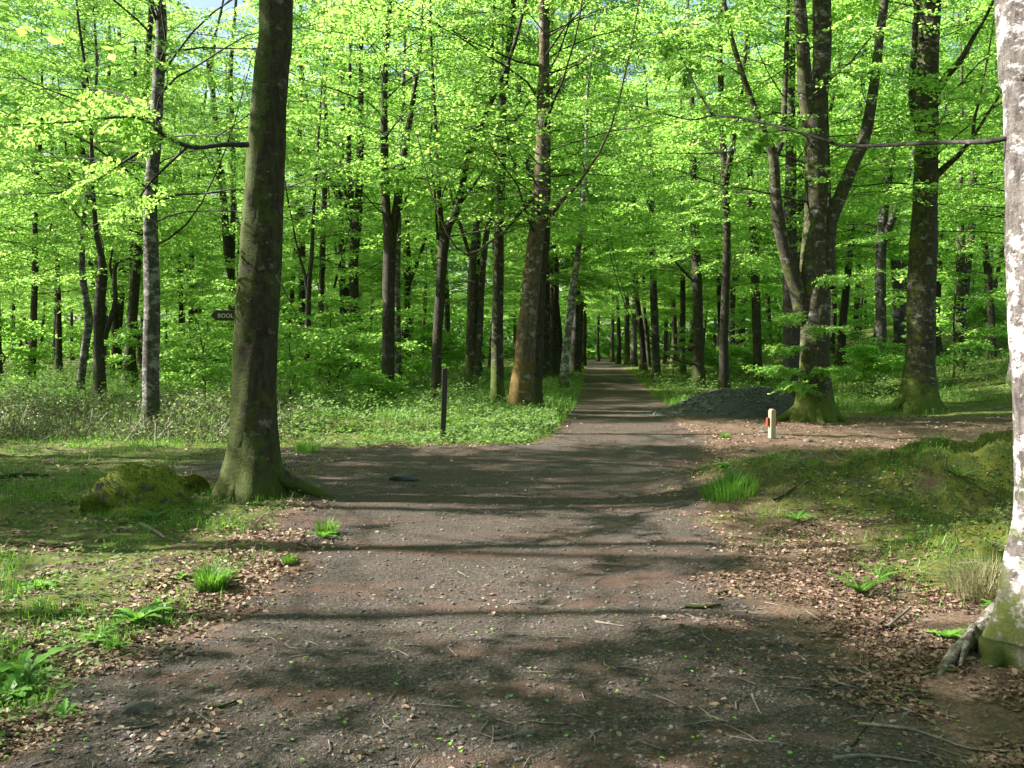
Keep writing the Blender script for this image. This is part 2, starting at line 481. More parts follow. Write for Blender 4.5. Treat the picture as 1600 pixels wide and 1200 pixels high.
def grow(rng, TP, TR, h0, n_limb, reach, L, bm, h1=99, down=.0, sub=5, spc=1.0, el0=.75, low=0, azlim=None):
    """limbs along a trunk line; returns sprays. TP in object space"""
    sp = []
    z0, z1 = h0, min(h1, TP[-1][2])
    for i in range(n_limb):
        z = z0 + (z1 - z0) * ((i + rng.rand()) / n_limb) ** 1.0
        k = np.interp(z, TP[:, 2], np.arange(len(TP)))
        k0 = int(min(k, len(TP) - 2)); fr = k - k0
        p = TP[k0] * (1 - fr) + TP[k0 + 1] * fr; r = TR[k0] * (1 - fr) + TR[k0 + 1] * fr
        az = rng.uniform(0, 6.283)
        if azlim is not None: az = rng.uniform(*azlim)
        rel = (z - z0) / (z1 - z0 + 1e-6)
        ln = reach * (.45 + .75 * rng.rand()) * (1.0 - .55 * max(0, rel - .45) / .55)
        el = rng.uniform(.1, el0 + .55) * (.55 + .45 * rel) - down
        P, Rr = limb(rng, p, az, el, ln, min(r * .27, .004 + .0045 * ln))
        tube(bm, P, Rr, 5)
        ts = np.linspace(.25, .97, sub)
        sd_ = 1
        for t in ts:
            kk = t * (len(P) - 1); a0 = int(min(kk, len(P) - 2)); q = P[a0] + (P[a0 + 1] - P[a0]) * (kk - a0)
            d = P[a0 + 1] - P[a0]; az2 = math.atan2(d[1], d[0]) + sd_ * rng.uniform(.5, 1.0); sd_ = -sd_
            l2 = ln * .38 * (1.15 - .6 * t)
            Q, Qr = limb(rng, q, az2, rng.uniform(-.1, .25), l2, .012, 4, .15)
            tube(bm, Q, Qr * .8, 3)
            for m in ((2, 4) if l2 > .8 else (3,)):
                e = Q[m] - Q[m - 1]
                sp.append((*Q[m - 1], math.atan2(e[1], e[0]) + rng.uniform(-.5, .5), rng.uniform(-.3, .12), rng.normal(0, .2), spc * rng.uniform(.7, 1.2)))
            sp.append((*q, math.atan2(d[1], d[0]) - sd_ * rng.uniform(-.3, .8), rng.uniform(-.3, .12), rng.normal(0, .2), spc * rng.uniform(.7, 1.2)))
        e = P[-1] - P[-2]
        sp.append((*P[-2], math.atan2(e[1], e[0]), rng.uniform(-.3, .1), rng.normal(0, .2), spc))
    return sp

def roots(mb, rng, r, k=6, base=None, ln=.7, dirs=None, world=None):
    """root flares that leave the trunk foot and run into the ground"""
    a0 = rng.rand() * 6
    for i in range(k):
        a = a0 + i * 6.283 / k + rng.uniform(-.3, .3) if dirs is None else dirs[i][0]
        l = (ln * rng.uniform(.7, 1.25)) if dirs is None else dirs[i][1]
        P = []; Rr = []
        for t in (0, .25, .5, .75, 1.0):
            d = r * .45 + t * (l + r * .5)
            x = math.cos(a) * d; y = math.sin(a) * d; a += rng.normal(0, .06)
            g0 = 0.0 if world is None else float(gz(world[0] + x, world[1] + y)) - world[2]
            P.append((x, y, g0 + (1 - t) ** 2.4 * r * 1.5 - .03 - t * .04)); Rr.append(r * (.30 * (1 - t) ** .7 + .04))
        P, Rr = smooth_line(P, Rr, 3)
        tube(mb, P, Rr, 8, .25, int(a * 7) % 50)

def trunk_mesh(mb, P, Rr, seg=20, seed=1, sub=5, flare=.55):
    P, Rr = smooth_line(P, Rr, sub)
    L = np.concatenate([[0], np.cumsum(np.linalg.norm(np.diff(P, axis=0), axis=1))])
    Rr = Rr * (1 + flare * np.exp(-L / (1.15 * Rr[0])))
    P = P.copy(); P[0, 2] -= .15
    tube(mb, P, Rr, seg, .13, seed, .13)
    return P, Rr

# ------------------------------------------------------------------ ground
def axis(parts):
    out = []
    for a, b, st in parts: out.append(np.arange(a, b, st))
    return np.unique(np.round(np.concatenate(out), 4))
gx_ = axis([(-260, -40, 12), (-40, -12, 1.0), (-12, -5, .2), (-5, 6.5, .045), (6.5, 14, .2), (14, 50, 1.0), (50, 261, 12)])
gy_ = axis([(-60, 0, 4), (0, 2.5, .3), (2.5, 8, .045), (8, 15, .07), (15, 26, .14), (26, 60, .8), (60, 130, 3), (130, 401, 15)])
GX, GY = np.meshgrid(gx_, gy_)
GZ = gz(GX, GY)
gm = MB()
nx, ny = len(gx_), len(gy_)
ii = np.arange(ny - 1)[:, None] * nx + np.arange(nx - 1)[None, :]
gm.add(np.stack([GX, GY, GZ], -1).reshape(-1, 3), np.stack([ii, ii + 1, ii + nx + 1, ii + nx], -1).reshape(-1, 4))
m, n, b = newmat('forest_floor')
geo = N(n, 'ShaderNodeNewGeometry'); pos = geo.outputs['Position']
zone = attr(n, 'zone'); sp_ = N(n, 'ShaderNodeSeparateColor'); n.links.new(zone.outputs['Color'], sp_.inputs[0])
pth, grn = sp_.outputs[0], sp_.outputs[1]
f1 = noise(n, pos, 45, 4, .7); f2 = noise(n, pos, 1.6, 5, .65); f3 = noise(n, pos, 120, 2, .6); f4 = noise(n, pos, 9, 5, .7)
pc = ramp(n, f1, [(.3, (.020, .014, .011)), (.5, (.052, .040, .033)), (.62, (.10, .079, .067)), (.75, (.18, .15, .13))])
mpd = N(n, 'ShaderNodeMapping'); mpd.inputs['Scale'].default_value = (.45, 1.5, 1); n.links.new(pos, mpd.inputs[0])
fd = noise(n, mpd.outputs[0], 1.5, 9, .78)
pc = mix(n, step(n, fd, .50, .58), pc, mix(n, f1, (.028, .014, .010), (.14, .082, .062)))
pc = mix(n, step(n, f3, .68, .74), pc, (.26, .24, .23))
lc = ramp(n, f1, [(.3, (.03, .018, .012)), (.45, (.085, .052, .035)), (.58, (.16, .105, .075)), (.75, (.28, .20, .15))])
lc = mix(n, step(n, f2, .4, .65), lc, mix(n, f1, (.04, .028, .02), (.15, .095, .06)))
gc = ramp(n, f1, [(.3, (.018, .03, .007)), (.5, (.05, .075, .015)), (.7, (.10, .13, .025))])
gc = mix(n, step(n, f4, .42, .60), gc, mix(n, f3, (.06, .07, .01), (.15, .155, .02)))
gc = mix(n, step(n, f2, .56, .66), gc, (.06, .042, .026))
col = mix(n, mth(n, 'MULTIPLY', mth(n, 'SUBTRACT', mth(n, 'ADD', grn, mth(n, 'MULTIPLY', f4, .8)), .72), 5), lc, gc)
col = mix(n, mth(n, 'MULTIPLY', mth(n, 'SUBTRACT', mth(n, 'ADD', pth, mth(n, 'MULTIPLY', f4, .7)), .75), 5), col, pc)
n.links.new(col, b.inputs['Base Color'])
b.inputs['Roughness'].default_value = .9
b.inputs['Specular IOR Level'].default_value = .25
bump(n, mth(n, 'ADD', mth(n, 'MULTIPLY', f1, .6), mth(n, 'MULTIPLY', f3, .4)), .8, .035, b)
go = gm.build('ground', m)
tag(go, kind='structure')
ca = go.data.color_attributes.new('zone', 'FLOAT_COLOR', 'POINT')
zc = np.ones((nx * ny, 4), np.float32)
zc[:, 0] = path_mask(GX, GY).ravel(); zc[:, 1] = green_mask(GX, GY).ravel(); zc[:, 2] = 0
ca.data.foreach_set('color', zc.ravel())

# ------------------------------------------------------------------ the trees one can tell apart
def feature_tree(name, label, cat, pts, bark='dark', height=17, h0=3.2, n_limb=26, reach=3.6, leaf=.10, L=1.15, limbs=(), depth=None,
                 group=None, root_n=6, root_len=.55, root_dirs=None, spc=1.0, down=0., fold=True, seg=18, bow=(0, 0), extra=None, azlim=None, tw=False, sub=5, base_r=1.0, flare=.55, h1=99):
    """pts: photo pixels (x, y, width) from the foot upwards, at the depth of the foot"""
    rng = np.random.RandomState(abs(int(pts[0][0] * 7 + pts[0][1])) % 100000)
    foot, d = on_ground(pts[0][0], pts[0][1])
    if depth:
        d = depth; foot = at(pts[0][0], pts[0][1], d); foot[2] = float(gz(foot[0], foot[1]))
    t = empty(name, foot)
    tag(t, label, cat, group)
    P = [np.zeros(3)]; Rr = [pts[0][2] / 2 / F * d]
    for (px, py, wd) in pts[1:]:
        P.append(at(px, py, d) - foot); Rr.append(wd / 2 / F * d)
    Rr[0] = Rr[1] * 1.08
    # above the picture
    top = P[-1]; dirv = (P[-1] - P[-2]); dirv = dirv / np.linalg.norm(dirv) * .5 + np.array([0, 0, .8]); dirv /= np.linalg.norm(dirv)
    rem = max(2.0, height - top[2])
    for q in (1, 2, 3, 4):
        P.append(P[-1] + dirv * rem / 4 + np.array([rng.normal(0, .12), rng.normal(0, .12), 0])); Rr.append(Rr[len(pts) - 1] * (1 - q * .23))
    tm = MB()
    TP, TR = trunk_mesh(tm, P, Rr, seg, int(pts[0][0]) % 40, 5 if seg > 12 else 3, flare)
    roots(tm, rng, Rr[0], root_n if root_dirs is None else len(root_dirs), ln=root_len, dirs=root_dirs, world=foot)
    bm_ = MB(); sp = []
    for (lp, dd) in limbs:               # limbs seen in the photo: pixels (x, y, width) and how far they lean towards or away
        Q = [at(x, y, d + dd * i / (len(lp) - 1)) - foot for i, (x, y, _) in enumerate(lp)]
        q = [wd / 2 / F * d for (_, _, wd) in lp]
        Q, q = smooth_line(Q, q, 5)
        tube(tm if lp[0][2] / F * d > .11 else bm_, Q, q, 10 if q[0] > .05 else 6, .1, 3)
        if lp[0][2] / F * d > .09:       # a big limb goes on upwards and bears leaves
            e = Q[-1] - Q[-2]; e /= np.linalg.norm(e)
            Z = [Q[-1], Q[-1] + e * 1.5 + [0, 0, .5], Q[-1] + e * 2.5 + [0, 0, 2.], Q[-1] + e * 3.2 + [0, 0, 4.]]
            Zs, zr = smooth_line(Z, [q[-1], q[-1] * .7, q[-1] * .45, .012], 3)
            tube(tm, Zs, zr, 8, .1, 4)
            LP = np.vstack([Q, Zs[1:]]); LR = np.concatenate([q, zr[1:]])
            sp += grow(rng, LP, LR, max(h0, LP[0][2] + 1.2), max(4, n_limb // 4), reach * .6, L, bm_, spc=spc)
        else:
            for i in range(2, len(Q), 2):
                e = Q[i] - Q[i - 1]; az = math.atan2(e[1], e[0])
                for s_ in (-1, 1):
                    sp.append((*Q[i], az + s_ * rng.uniform(.3, 1.0), rng.uniform(-.25, .1), rng.normal(0, .2), spc * rng.uniform(.7, 1.1)))
    sp += grow(rng, TP, TR, h0 - (.8 if h0 > 4 and d > 12 else 0), int(n_limb * (1.55 if d > 12 else 1)), reach, L, bm_, spc=spc, down=down, azlim=azlim, sub=sub, h1=min(h1, 13.5) if d > 12 else h1)
    if extra: sp += extra(rng, foot, bm_)
    tm.build('trunk', BARK[bark], t)
    if bm_.n:
        br = bm_
        o = br.build('branches', BARK['dark' if bark in ('dark', 'mossy', 'orange') else 'grey'], t)
    cm = MB()
    sprays(cm, sp, L, leaf * .8, rng, fold and d < 12, sun_keep, offset=foot)
    cm.build('crown', M_leaf, t, smooth=False)
    return t

def near_branch(rng, foot, bm_, lines, d0, L, spc, k=1, rad=(.035, .006), start=.15):
    """explicit low branches given as photo pixels with depths; sprays set along them"""
    sp = []
    for ln in lines:
        Q = [at(x, y, z) - foot for (x, y, z) in ln]
        Q, q = smooth_line(Q, np.linspace(rad[0], rad[1], len(ln)), 5)
        tube(bm_, Q, q, 6, .15, 3)
        for i in range(int(len(Q) * start), len(Q), 2 if start > .3 else 1):
            e = Q[i] - Q[i - 1]; az = math.atan2(e[1], e[0])
            for s_ in (-1, 1):
                if rng.rand() < k: sp.append((*Q[i], az + s_ * rng.uniform(.2, 1.3), rng.uniform(-.45, .25), rng.normal(0, .35), spc * rng.uniform(.6, 1.15)))
                if rng.rand() < k * .6: sp.append((*Q[i], az + rng.uniform(-1.2, 1.2), rng.uniform(-.9, -.2), rng.normal(0, .5), spc * rng.uniform(.5, .9)))
    return sp

def big_beech_extra(rng, foot, bm_):
    a = [[(388, 226, 9.25), (350, 226, 9.1), (300, 230, 8.9), (256, 211, 8.7), (214, 183, 8.4), (120, 190, 8.0), (20, 195, 7.6)]]
    b_ = [[(256, 213, 8.7), (190, 255, 8.9), (118, 296, 9.0), (0, 305, 9.3)], [(290, 231, 8.9), (235, 285, 9.3), (190, 335, 9.7), (80, 372, 10.2)],
          [(214, 183, 8.4), (198, 152, 8.6), (150, 140, 8.9), (60, 140, 9.2)]]
    s1 = near_branch(rng, foot, bm_, a, 9, .6, .75, .9, (.030, .006), .5)
    s1 += near_branch(rng, foot, bm_, b_, 9, .6, .75, .8, (.015, .004), .35)
    s1 += near_branch(rng, foot, bm_, [[(432, 430, 9.25), (450, 465, 9.2), (468, 500, 9.3)]], 9, .6, .3, .15, (.01, .003))
    return s1

def birch_extra(rng, foot, bm_):
    a = [[(1590, 212, 4.5), (1540, 221, 4.6), (1460, 223, 4.9), (1330, 228, 5.5), (1270, 214, 5.8), (1200, 193, 6.2), (1120, 180, 6.7), (1078, 187, 7.0), (1010, 170, 7.4), (950, 155, 7.8)]]
    b_ = [[(1112, 178, 6.7), (1090, 140, 6.9), (1070, 100, 7.2), (1050, 60, 7.5)], [(1300, 222, 5.6), (1240, 205, 6.0), (1205, 206, 6.2), (1185, 212, 6.3)]]
    sp = near_branch(rng, foot, bm_, a, 5, .5, .38, .0, (.014, .005)) + near_branch(rng, foot, bm_, b_, 5, .5, .38, .12, (.009, .003))
    for (x, y, z) in ((950, 155, 7.8), (990, 165, 7.5), (1040, 178, 7.2), (1050, 62, 7.5), (1078, 105, 7.2), (1090, 150, 6.9)):
        for k in range(2):
            p = at(x, y, z) - foot
            sp.append((*p, math.pi + rng.uniform(-.9, .9), rng.uniform(-.2, .1), rng.normal(0, .2), .5))
    return sp

def oak_extra(rng, foot, bm_):      # the low leafy tiers on the big forked tree at the right
    sp = []
    d = foot[1]
    tiers = [[(1262, 585, d), (1230, 576, d - .6), (1190, 574, d - 1.1)], [(1275, 580, d), (1290, 575, d - .7), (1312, 582, d - 1.1)],
             [(1262, 512, d), (1285, 510, d - .8), (1318, 512, d - 1.2)], [(1270, 610, d - .2), (1255, 598, d - .8), (1232, 600, d - 1.1)],
             [(1250, 545, d), (1225, 541, d - .5), (1210, 543, d - 1)], [(1262, 500, d), (1240, 492, d - .6), (1228, 496, d - 1.0)],
             [(1275, 440, d), (1300, 430, d - .8), (1325, 436, d - 1.4)]]
    sp += near_branch(rng, foot, bm_, tiers, d, .6, .42, .8, (.014, .004))
    return sp

T = feature_tree
T('beech_tree', 'big dark mossy trunk closest on the left, side root reaching the path', 'tree',
  [(393, 778, 92), (395, 740, 76), (397, 700, 70), (397, 620, 67), (399, 540, 66), (404, 460, 67), (408, 400, 67), (411, 330, 61), (414, 260, 58), (418, 200, 57), (425, 100, 53), (431, 0, 50)],
  'big', 19, 6.5, 22, 4.6, .085, .62, root_dirs=[(-2.6, .22), (-1.9, .2), (-1.3, .2), (-.6, .25), (-.1, .95), (1.4, .3), (2.6, .25), (3.3, .22)],
  extra=big_beech_extra, flare=.42, seg=40, spc=1.0, sub=6)
BT = T('birch_tree', 'white and grey mottled trunk cut by the right edge, closest tree on the right', 'tree',
  [(1650, 1050, 176), (1652, 1000, 166), (1655, 900, 150), (1660, 820, 138), (1662, 720, 132), (1660, 620, 130), (1650, 500, 130), (1645, 300, 130), (1641, 133, 130), (1628, 0, 130)],
  'birch', 16, 4.6, 16, 3.2, .08, .6, depth=4.5, root_dirs=[(-3.0, .22), (-2.3, .16), (-1.5, .2), (-.6, .3), (.6, .3), (1.8, .3), (2.7, .2)],
  extra=birch_extra, seg=48, sub=5, flare=.2)
q0 = np.array(BT.location); rm = MB()
for rp, r0_ in (([(1575, 965), (1530, 1005), (1498, 1026), (1474, 1046), (1462, 1058)], .058), ([(1520, 1012), (1507, 1032), (1500, 1052)], .026)):
    W = [on_ground(a_, b_)[0] - q0 for a_, b_ in rp]; W = [w_ + [0, 0, z_] for w_, z_ in zip(W, (.10, .055, .03, .0, -.03))]
    W, wr = smooth_line(W, np.linspace(r0_, r0_ * .3, len(W)), 6); tube(rm, W, wr, 14, .55, 3)
rm.build('root', bark_mat('bark_root', (.05, .04, .032), (.17, .145, .12), (.06, .075, .015), -.22, .2, (.36, .32, .29), .3), BT)
T('beech_tree', 'mossy forked tree with spreading green roots behind the short wooden marker post', 'tree',
  [(1272, 655, 58), (1272, 620, 48), (1273, 570, 44), (1274, 500, 44), (1274, 470, 44), (1271, 400, 38), (1275, 330, 33), (1276, 250, 36), (1272, 180, 36), (1283, 110, 28), (1284, 0, 28)],
  'mossy', 17, 5.0, 20, 4.0, .10, .9, limbs=[
      ([(1258, 500, 30), (1246, 455, 24), (1228, 400, 20), (1216, 340, 19), (1211, 290, 17), (1207, 240, 14), (1190, 200, 11)], -.4),
      ([(1207, 255, 12), (1222, 215, 10), (1226, 150, 9)], .4),
      ([(1290, 450, 30), (1294, 360, 24), (1312, 310, 21), (1332, 260, 20), (1352, 210, 18), (1366, 130, 15), (1374, 60, 14), (1384, -10, 13)], .5),
      ([(1268, 200, 26), (1258, 140, 22), (1254, 60, 20), (1248, -20, 17)], -.5),
      ([(1296, 400, 12), (1294, 300, 9), (1292, 220, 8)], .9)],
  root_dirs=[(-3.0, .85), (-2.3, .55), (-1.7, .5), (-1.1, .5), (-.4, .6), (.5, .5), (1.8, .5), (2.8, .6)], extra=oak_extra, seg=28)
T('beech_tree', 'thick straight mossy tree between the forked tree and the white trunk', 'tree',
  [(1434, 640, 60), (1436, 600, 47), (1438, 540, 43), (1440, 450, 41), (1443, 380, 40), (1446, 300, 36), (1448, 230, 35), (1447, 150, 35), (1450, 60, 34), (1453, 0, 32)],
  'mossy', 18, 6.0, 22, 4.2, .105, .95, limbs=[
      ([(1460, 150, 14), (1480, 118, 11), (1500, 95, 9), (1520, 60, 7), (1535, 36, 5)], -1),
      ([(1436, 200, 12), (1425, 160, 10), (1427, 100, 9), (1432, 30, 9), (1434, -20, 8)], -.8),
      ([(1462, 275, 12), (1478, 260, 10), (1497, 243, 8), (1520, 215, 5)], -.6), ([(1520, 225, 6), (1522, 190, 5), (1528, 165, 4)], .2)],
  root_dirs=[(-2.9, 1.0), (-2.2, .5), (-1.3, .4), (-.4, .5), (.6, .5), (1.9, .5), (2.9, .6)], seg=26)
T('beech_tree', 'leaning trunk with orange moss at its foot on the left verge of the path', 'tree',
  [(812, 645, 33), (814, 600, 31), (820, 540, 29), (827, 470, 27), (834, 400, 26), (842, 330, 25), (846, 270, 23), (848, 210, 21), (848, 150, 18), (850, 60, 15)],
  'orange', 18, 4.6, 26, 4.2, .10, .85, limbs=[([(853, 345, 9), (868, 325, 8), (888, 303, 6), (902, 290, 4)], -1.2), ([(842, 300, 7), (815, 330, 5), (790, 360, 4)], -.5),
      ([(850, 200, 7), (862, 165, 5), (878, 130, 3)], -2.0)],
  root_len=.3, seg=22, spc=1.0, sub=6, flare=.2)
T('beech_tree', 'dark trunk half hidden right behind the orange-mossed leaning trunk', 'tree',
  [(834, 636, 24), (836, 600, 22), (839, 520, 21), (844, 440, 20), (849, 380, 19), (852, 300, 17), (853, 200, 14)], 'dark', 17, 5, 18, 3.6, .11, .95, root_len=.3, seg=14)
T('beech_tree', 'upright dark trunk standing just left of the leaning orange-mossed trunk', 'tree',
  [(777, 632, 26), (777, 590, 20), (777, 520, 18), (779, 440, 16), (780, 350, 15), (783, 260, 15), (785, 180, 13), (786, 150, 12)], 'mossy', 16, 5, 22, 3.6, .11, .95,
  limbs=[([(785, 215, 6), (798, 195, 5), (812, 180, 4)], -.5), ([(783, 360, 5), (800, 340, 4), (822, 322, 4), (835, 300, 3)], -.6)], root_len=.4, seg=16)
T('beech_tree', 'double-stemmed trunk with green moss on its left face, left of the upright dark one', 'tree',
  [(732, 612, 20), (734, 570, 15), (736, 500, 14), (737, 440, 13), (742, 370, 10), (752, 300, 9), (758, 220, 8)], 'mossy', 16, 5, 18, 3.4, .12, 1.0,
  limbs=[([(741, 600, 15), (748, 520, 13), (752, 450, 11), (757, 390, 10), (768, 320, 8), (775, 250, 7)], .4), ([(734, 400, 7), (722, 360, 6), (712, 330, 4)], -.3)], root_len=.35, seg=14)
T('beech_tree', 'dark tree forking wide beside the tall thin stake', 'tree',
  [(680, 636, 20), (681, 600, 16), (684, 520, 15), (689, 440, 15), (692, 385, 16), (690, 350, 8), (686, 300, 7), (683, 240, 6), (680, 180, 5)], 'dark', 15, 4.6, 20, 3.4, .10, .9,
  limbs=[([(693, 395, 14), (700, 355, 13), (713, 330, 12), (722, 290, 11), (731, 245, 10), (742, 212, 9), (754, 190, 8)], -.3), ([(700, 350, 5), (715, 325, 4), (740, 290, 4), (765, 250, 3)], .3), ([(684, 375, 5), (679, 300, 4), (672, 240, 4), (676, 180, 3)], -.3)], root_len=.3, seg=14)
T('beech_tree', 'thick dark trunk forking high, paired with a paler thinner one, in the sunny undergrowth', 'tree',
  [(606, 634, 24), (606, 590, 21), (607, 520, 20), (608, 440, 20), (609, 370, 20), (604, 330, 13), (601, 260, 13), (600, 190, 11), (602, 110, 9)], 'dark', 17, 5, 22, 3.8, .115, 1.0,
  limbs=[([(610, 385, 16), (619, 330, 14), (626, 280, 12), (634, 225, 10), (642, 180, 9)], .3), ([(620, 340, 5), (635, 310, 4), (640, 290, 3)], -.2)], root_len=.3, seg=16)
T('birch_tree', 'thin mottled grey trunk touching the right side of the thick dark forked one', 'tree',
  [(621, 622, 14), (621, 560, 13), (620, 480, 12), (620, 400, 12), (622, 330, 10), (625, 240, 9)], 'pale', 15, 6, 12, 2.8, .12, 1.0, root_len=.2, seg=12)
T('beech_tree', 'slim trunk forking halfway with a side branch curving left, in the bright undergrowth', 'tree',
  [(553, 606, 18), (553, 560, 16), (553, 480, 15), (553, 400, 14), (557, 350, 17), (561, 300, 12), (563, 220, 11), (564, 150, 8)], 'dark', 17, 4.6, 24, 3.8, .115, 1.0,
  limbs=[([(552, 350, 10), (548, 300, 9), (545, 240, 8), (546, 180, 6)], -.3), ([(548, 345, 6), (535, 310, 5), (515, 280, 4), (490, 258, 3), (465, 255, 2)], -1),
         ([(546, 342, 5), (515, 345, 4), (485, 360, 3), (460, 372, 2)], -1), ([(545, 320, 4), (532, 270, 4), (515, 245, 3)], -.5)], root_len=.3, seg=14)
T('beech_tree', 'slender dark stem just right of the big closest trunk, splitting into upright forks', 'tree',
  [(479, 616, 9), (479, 560, 9), (481, 500, 9), (483, 440, 8), (487, 400, 7), (490, 330, 5)], 'dark', 13, 3.6, 16, 3.0, .11, .95,
  limbs=[([(482, 470, 6), (476, 430, 5), (468, 400, 4), (462, 375, 3)], 0)], root_len=.2, seg=10)
T('beech_tree', 'slender stem with a mossy foot, second to the right of the big closest trunk', 'tree',
  [(496, 604, 12), (498, 560, 9), (501, 500, 9), (503, 430, 9), (505, 360, 9), (508, 280, 8), (510, 200, 7)], 'mossy', 16, 3.8, 20, 3.4, .115, 1.0,
  limbs=[([(522, 450, 4), (532, 410, 4), (541, 380, 3)], 0)], root_len=.2, seg=10)
T('birch_tree', 'tall straight grey and white trunk left of the arrow-shaped sign, mossy at its foot', 'tree',
  [(235, 672, 28), (236, 620, 25), (236, 560, 25), (238, 480, 24), (237, 420, 23), (235, 360, 22), (235, 300, 20), (242, 230, 19), (246, 150, 18), (250, 80, 17), (251, 0, 16)],
  'pale', 17, 4.4, 26, 3.8, .10, .9, limbs=[([(246, 35, 6), (238, 15, 5), (229, -8, 4)], -.3)], root_len=.3, seg=20)
T('beech_tree', 'low-forking dark trunk with a thin right limb, left of the tall grey-white trunk', 'tree',
  [(157, 636, 22), (156, 590, 19), (154, 530, 15), (155, 480, 16), (160, 430, 17), (158, 400, 10), (150, 360, 8), (146, 300, 6)], 'dark', 14, 3.5, 24, 3.4, .105, .95,
  limbs=[([(163, 530, 9), (172, 500, 8), (180, 470, 7), (179, 430, 6), (184, 410, 5), (200, 405, 4)], -.2), ([(178, 440, 5), (172, 415, 4), (176, 390, 3)], 0)], root_len=.3, seg=14)
T('beech_tree', 'bent slim grey trunk touching the low-forking dark one on its left side', 'tree',
  [(125, 616, 12), (128, 580, 12), (135, 530, 12), (139, 500, 12), (135, 470, 11), (129, 430, 10), (128, 380, 9), (133, 320, 8), (142, 270, 7), (144, 200, 6)], 'pale', 15, 3.8, 22, 3.4, .105, .95, root_len=.2, seg=12)
T('beech_tree', 'short visible dark trunk near the left edge, foot in the brambles', 'tree',
  [(48, 597, 14), (50, 560, 12), (52, 520, 11), (53, 480, 10), (55, 420, 9)], 'dark', 16, 3.4, 30, 4.0, .13, 1.1, root_len=.2, seg=12)
T('beech_tree', 'dark trunk showing in slices behind the arrow-shaped sign', 'tree',
  [(360, 590, 14), (360, 550, 13), (361, 500, 12), (362, 440, 12), (356, 400, 11), (351, 340, 11), (347, 280, 10), (340, 220, 9), (333, 150, 8), (330, 100, 8)], 'dark', 16, 4.0, 26, 3.8, .115, 1.0,
  limbs=[([(345, 290, 5), (333, 262, 4), (325, 250, 3)], -.2), ([(333, 150, 6), (325, 110, 5), (335, 60, 4), (345, 20, 4)], .2), ([(362, 440, 9), (364, 330, 8), (364, 230, 8), (360, 120, 8), (366, 40, 6)], 1.2)], root_len=.25, seg=14)
T('birch_tree', 'white trunk leaning right on the grassy left verge of the path', 'tree',
  [(881, 607, 15), (882, 580, 14), (885, 540, 13), (890, 500, 12), (895, 450, 11), (900, 420, 10), (906, 370, 9)], 'birch', 15, 5.5, 22, 3.6, .13, 1.1, root_len=.25, seg=14)
T('beech_tree', 'slender dark tree beside the leafy low tiers where the right path edge bends', 'tree',
  [(1092, 606, 21), (1092, 570, 18), (1091, 500, 16), (1089, 430, 15), (1086, 370, 14), (1083, 300, 12), (1082, 220, 10)], 'dark', 17, 4.6, 26, 3.8, .125, 1.1,
  limbs=[([(1088, 445, 4), (1065, 420, 4), (1045, 395, 3), (1025, 350, 3)], -.5), ([(1092, 540, 4), (1070, 545, 3), (1042, 540, 2)], -1.3), ([(1092, 570, 4), (1066, 566, 3), (1035, 552, 2)], -1.3)], root_len=.35, seg=14)
T('beech_tree', 'grey trunk with a pale foot on the right verge of the path', 'tree',
  [(1026, 591, 13), (1025, 550, 12), (1023, 500, 12), (1021, 450, 11), (1019, 400, 10), (1018, 340, 9)], 'grey', 17, 5.0, 24, 3.8, .14, 1.2, root_len=.3, seg=12)
T('beech_tree', 'grey trunk rising behind the dark gravel heap, left of the mossy forked tree', 'tree',
  [(1237, 640, 34), (1237, 600, 28), (1237, 550, 27), (1236, 480, 26), (1235, 400, 22), (1234, 330, 20), (1236, 260, 17)], 'grey', 17, 5.2, 22, 3.8, .12, 1.0, root_len=.35, seg=18)
T('beech_tree', 'dark rough trunk beyond the left end of the dark gravel heap', 'tree',
  [(1185, 602, 16), (1184, 560, 14), (1182, 500, 14), (1180, 430, 14), (1178, 370, 13), (1172, 300, 10)], 'dark', 16, 4.8, 22, 3.6, .13, 1.1, root_len=.25, seg=12)
T('beech_tree', 'pair of dark stems crossing on the slope right of the thick straight mossy tree', 'tree',
  [(1499, 582, 24), (1499, 550, 18), (1499, 500, 16), (1500, 440, 15), (1501, 380, 13), (1501, 340, 9), (1501, 300, 7)], 'mossy', 15, 4.2, 22, 3.4, .12, 1.0,
  limbs=[([(1503, 500, 11), (1512, 420, 11), (1519, 350, 11), (1521, 280, 10), (1528, 245, 7), (1545, 225, 4)], .8), ([(1521, 290, 6), (1518, 260, 5), (1510, 245, 4)], .3)], root_len=.4, seg=14)
T('beech_tree', 'bent grey trunk forking high, left of the thick straight mossy tree', 'tree',
  [(1408, 545, 21), (1405, 500, 18), (1403, 440, 17), (1396, 390, 16), (1386, 350, 13), (1375, 310, 12), (1364, 270, 11), (1353, 225, 9), (1345, 150, 7), (1330, 100, 6)], 'grey', 17, 4.6, 24, 3.8, .13, 1.1,
  limbs=[([(1397, 380, 11), (1402, 320, 10), (1404, 250, 9), (1400, 180, 7)], .6)], root_len=.25, seg=14)
T('beech_tree', 'slim dark trunk alone between the mossy forked tree and the bent grey one', 'tree',
  [(1334, 530, 9), (1338, 490, 9), (1341, 440, 9), (1342, 390, 8), (1343, 330, 7)], 'dark', 15, 4.4, 22, 3.6, .14, 1.2, root_len=.2, seg=10)
T('beech_tree', 'sturdy dark trunk on the rise beside the sunlit clearing edge, left of the rough one', 'tree',
  [(1157, 558, 17), (1157, 520, 15), (1158, 470, 14), (1159, 420, 14), (1160, 360, 12)], 'dark', 17, 5.0, 24, 3.8, .15, 1.3, root_len=.3, seg=12)

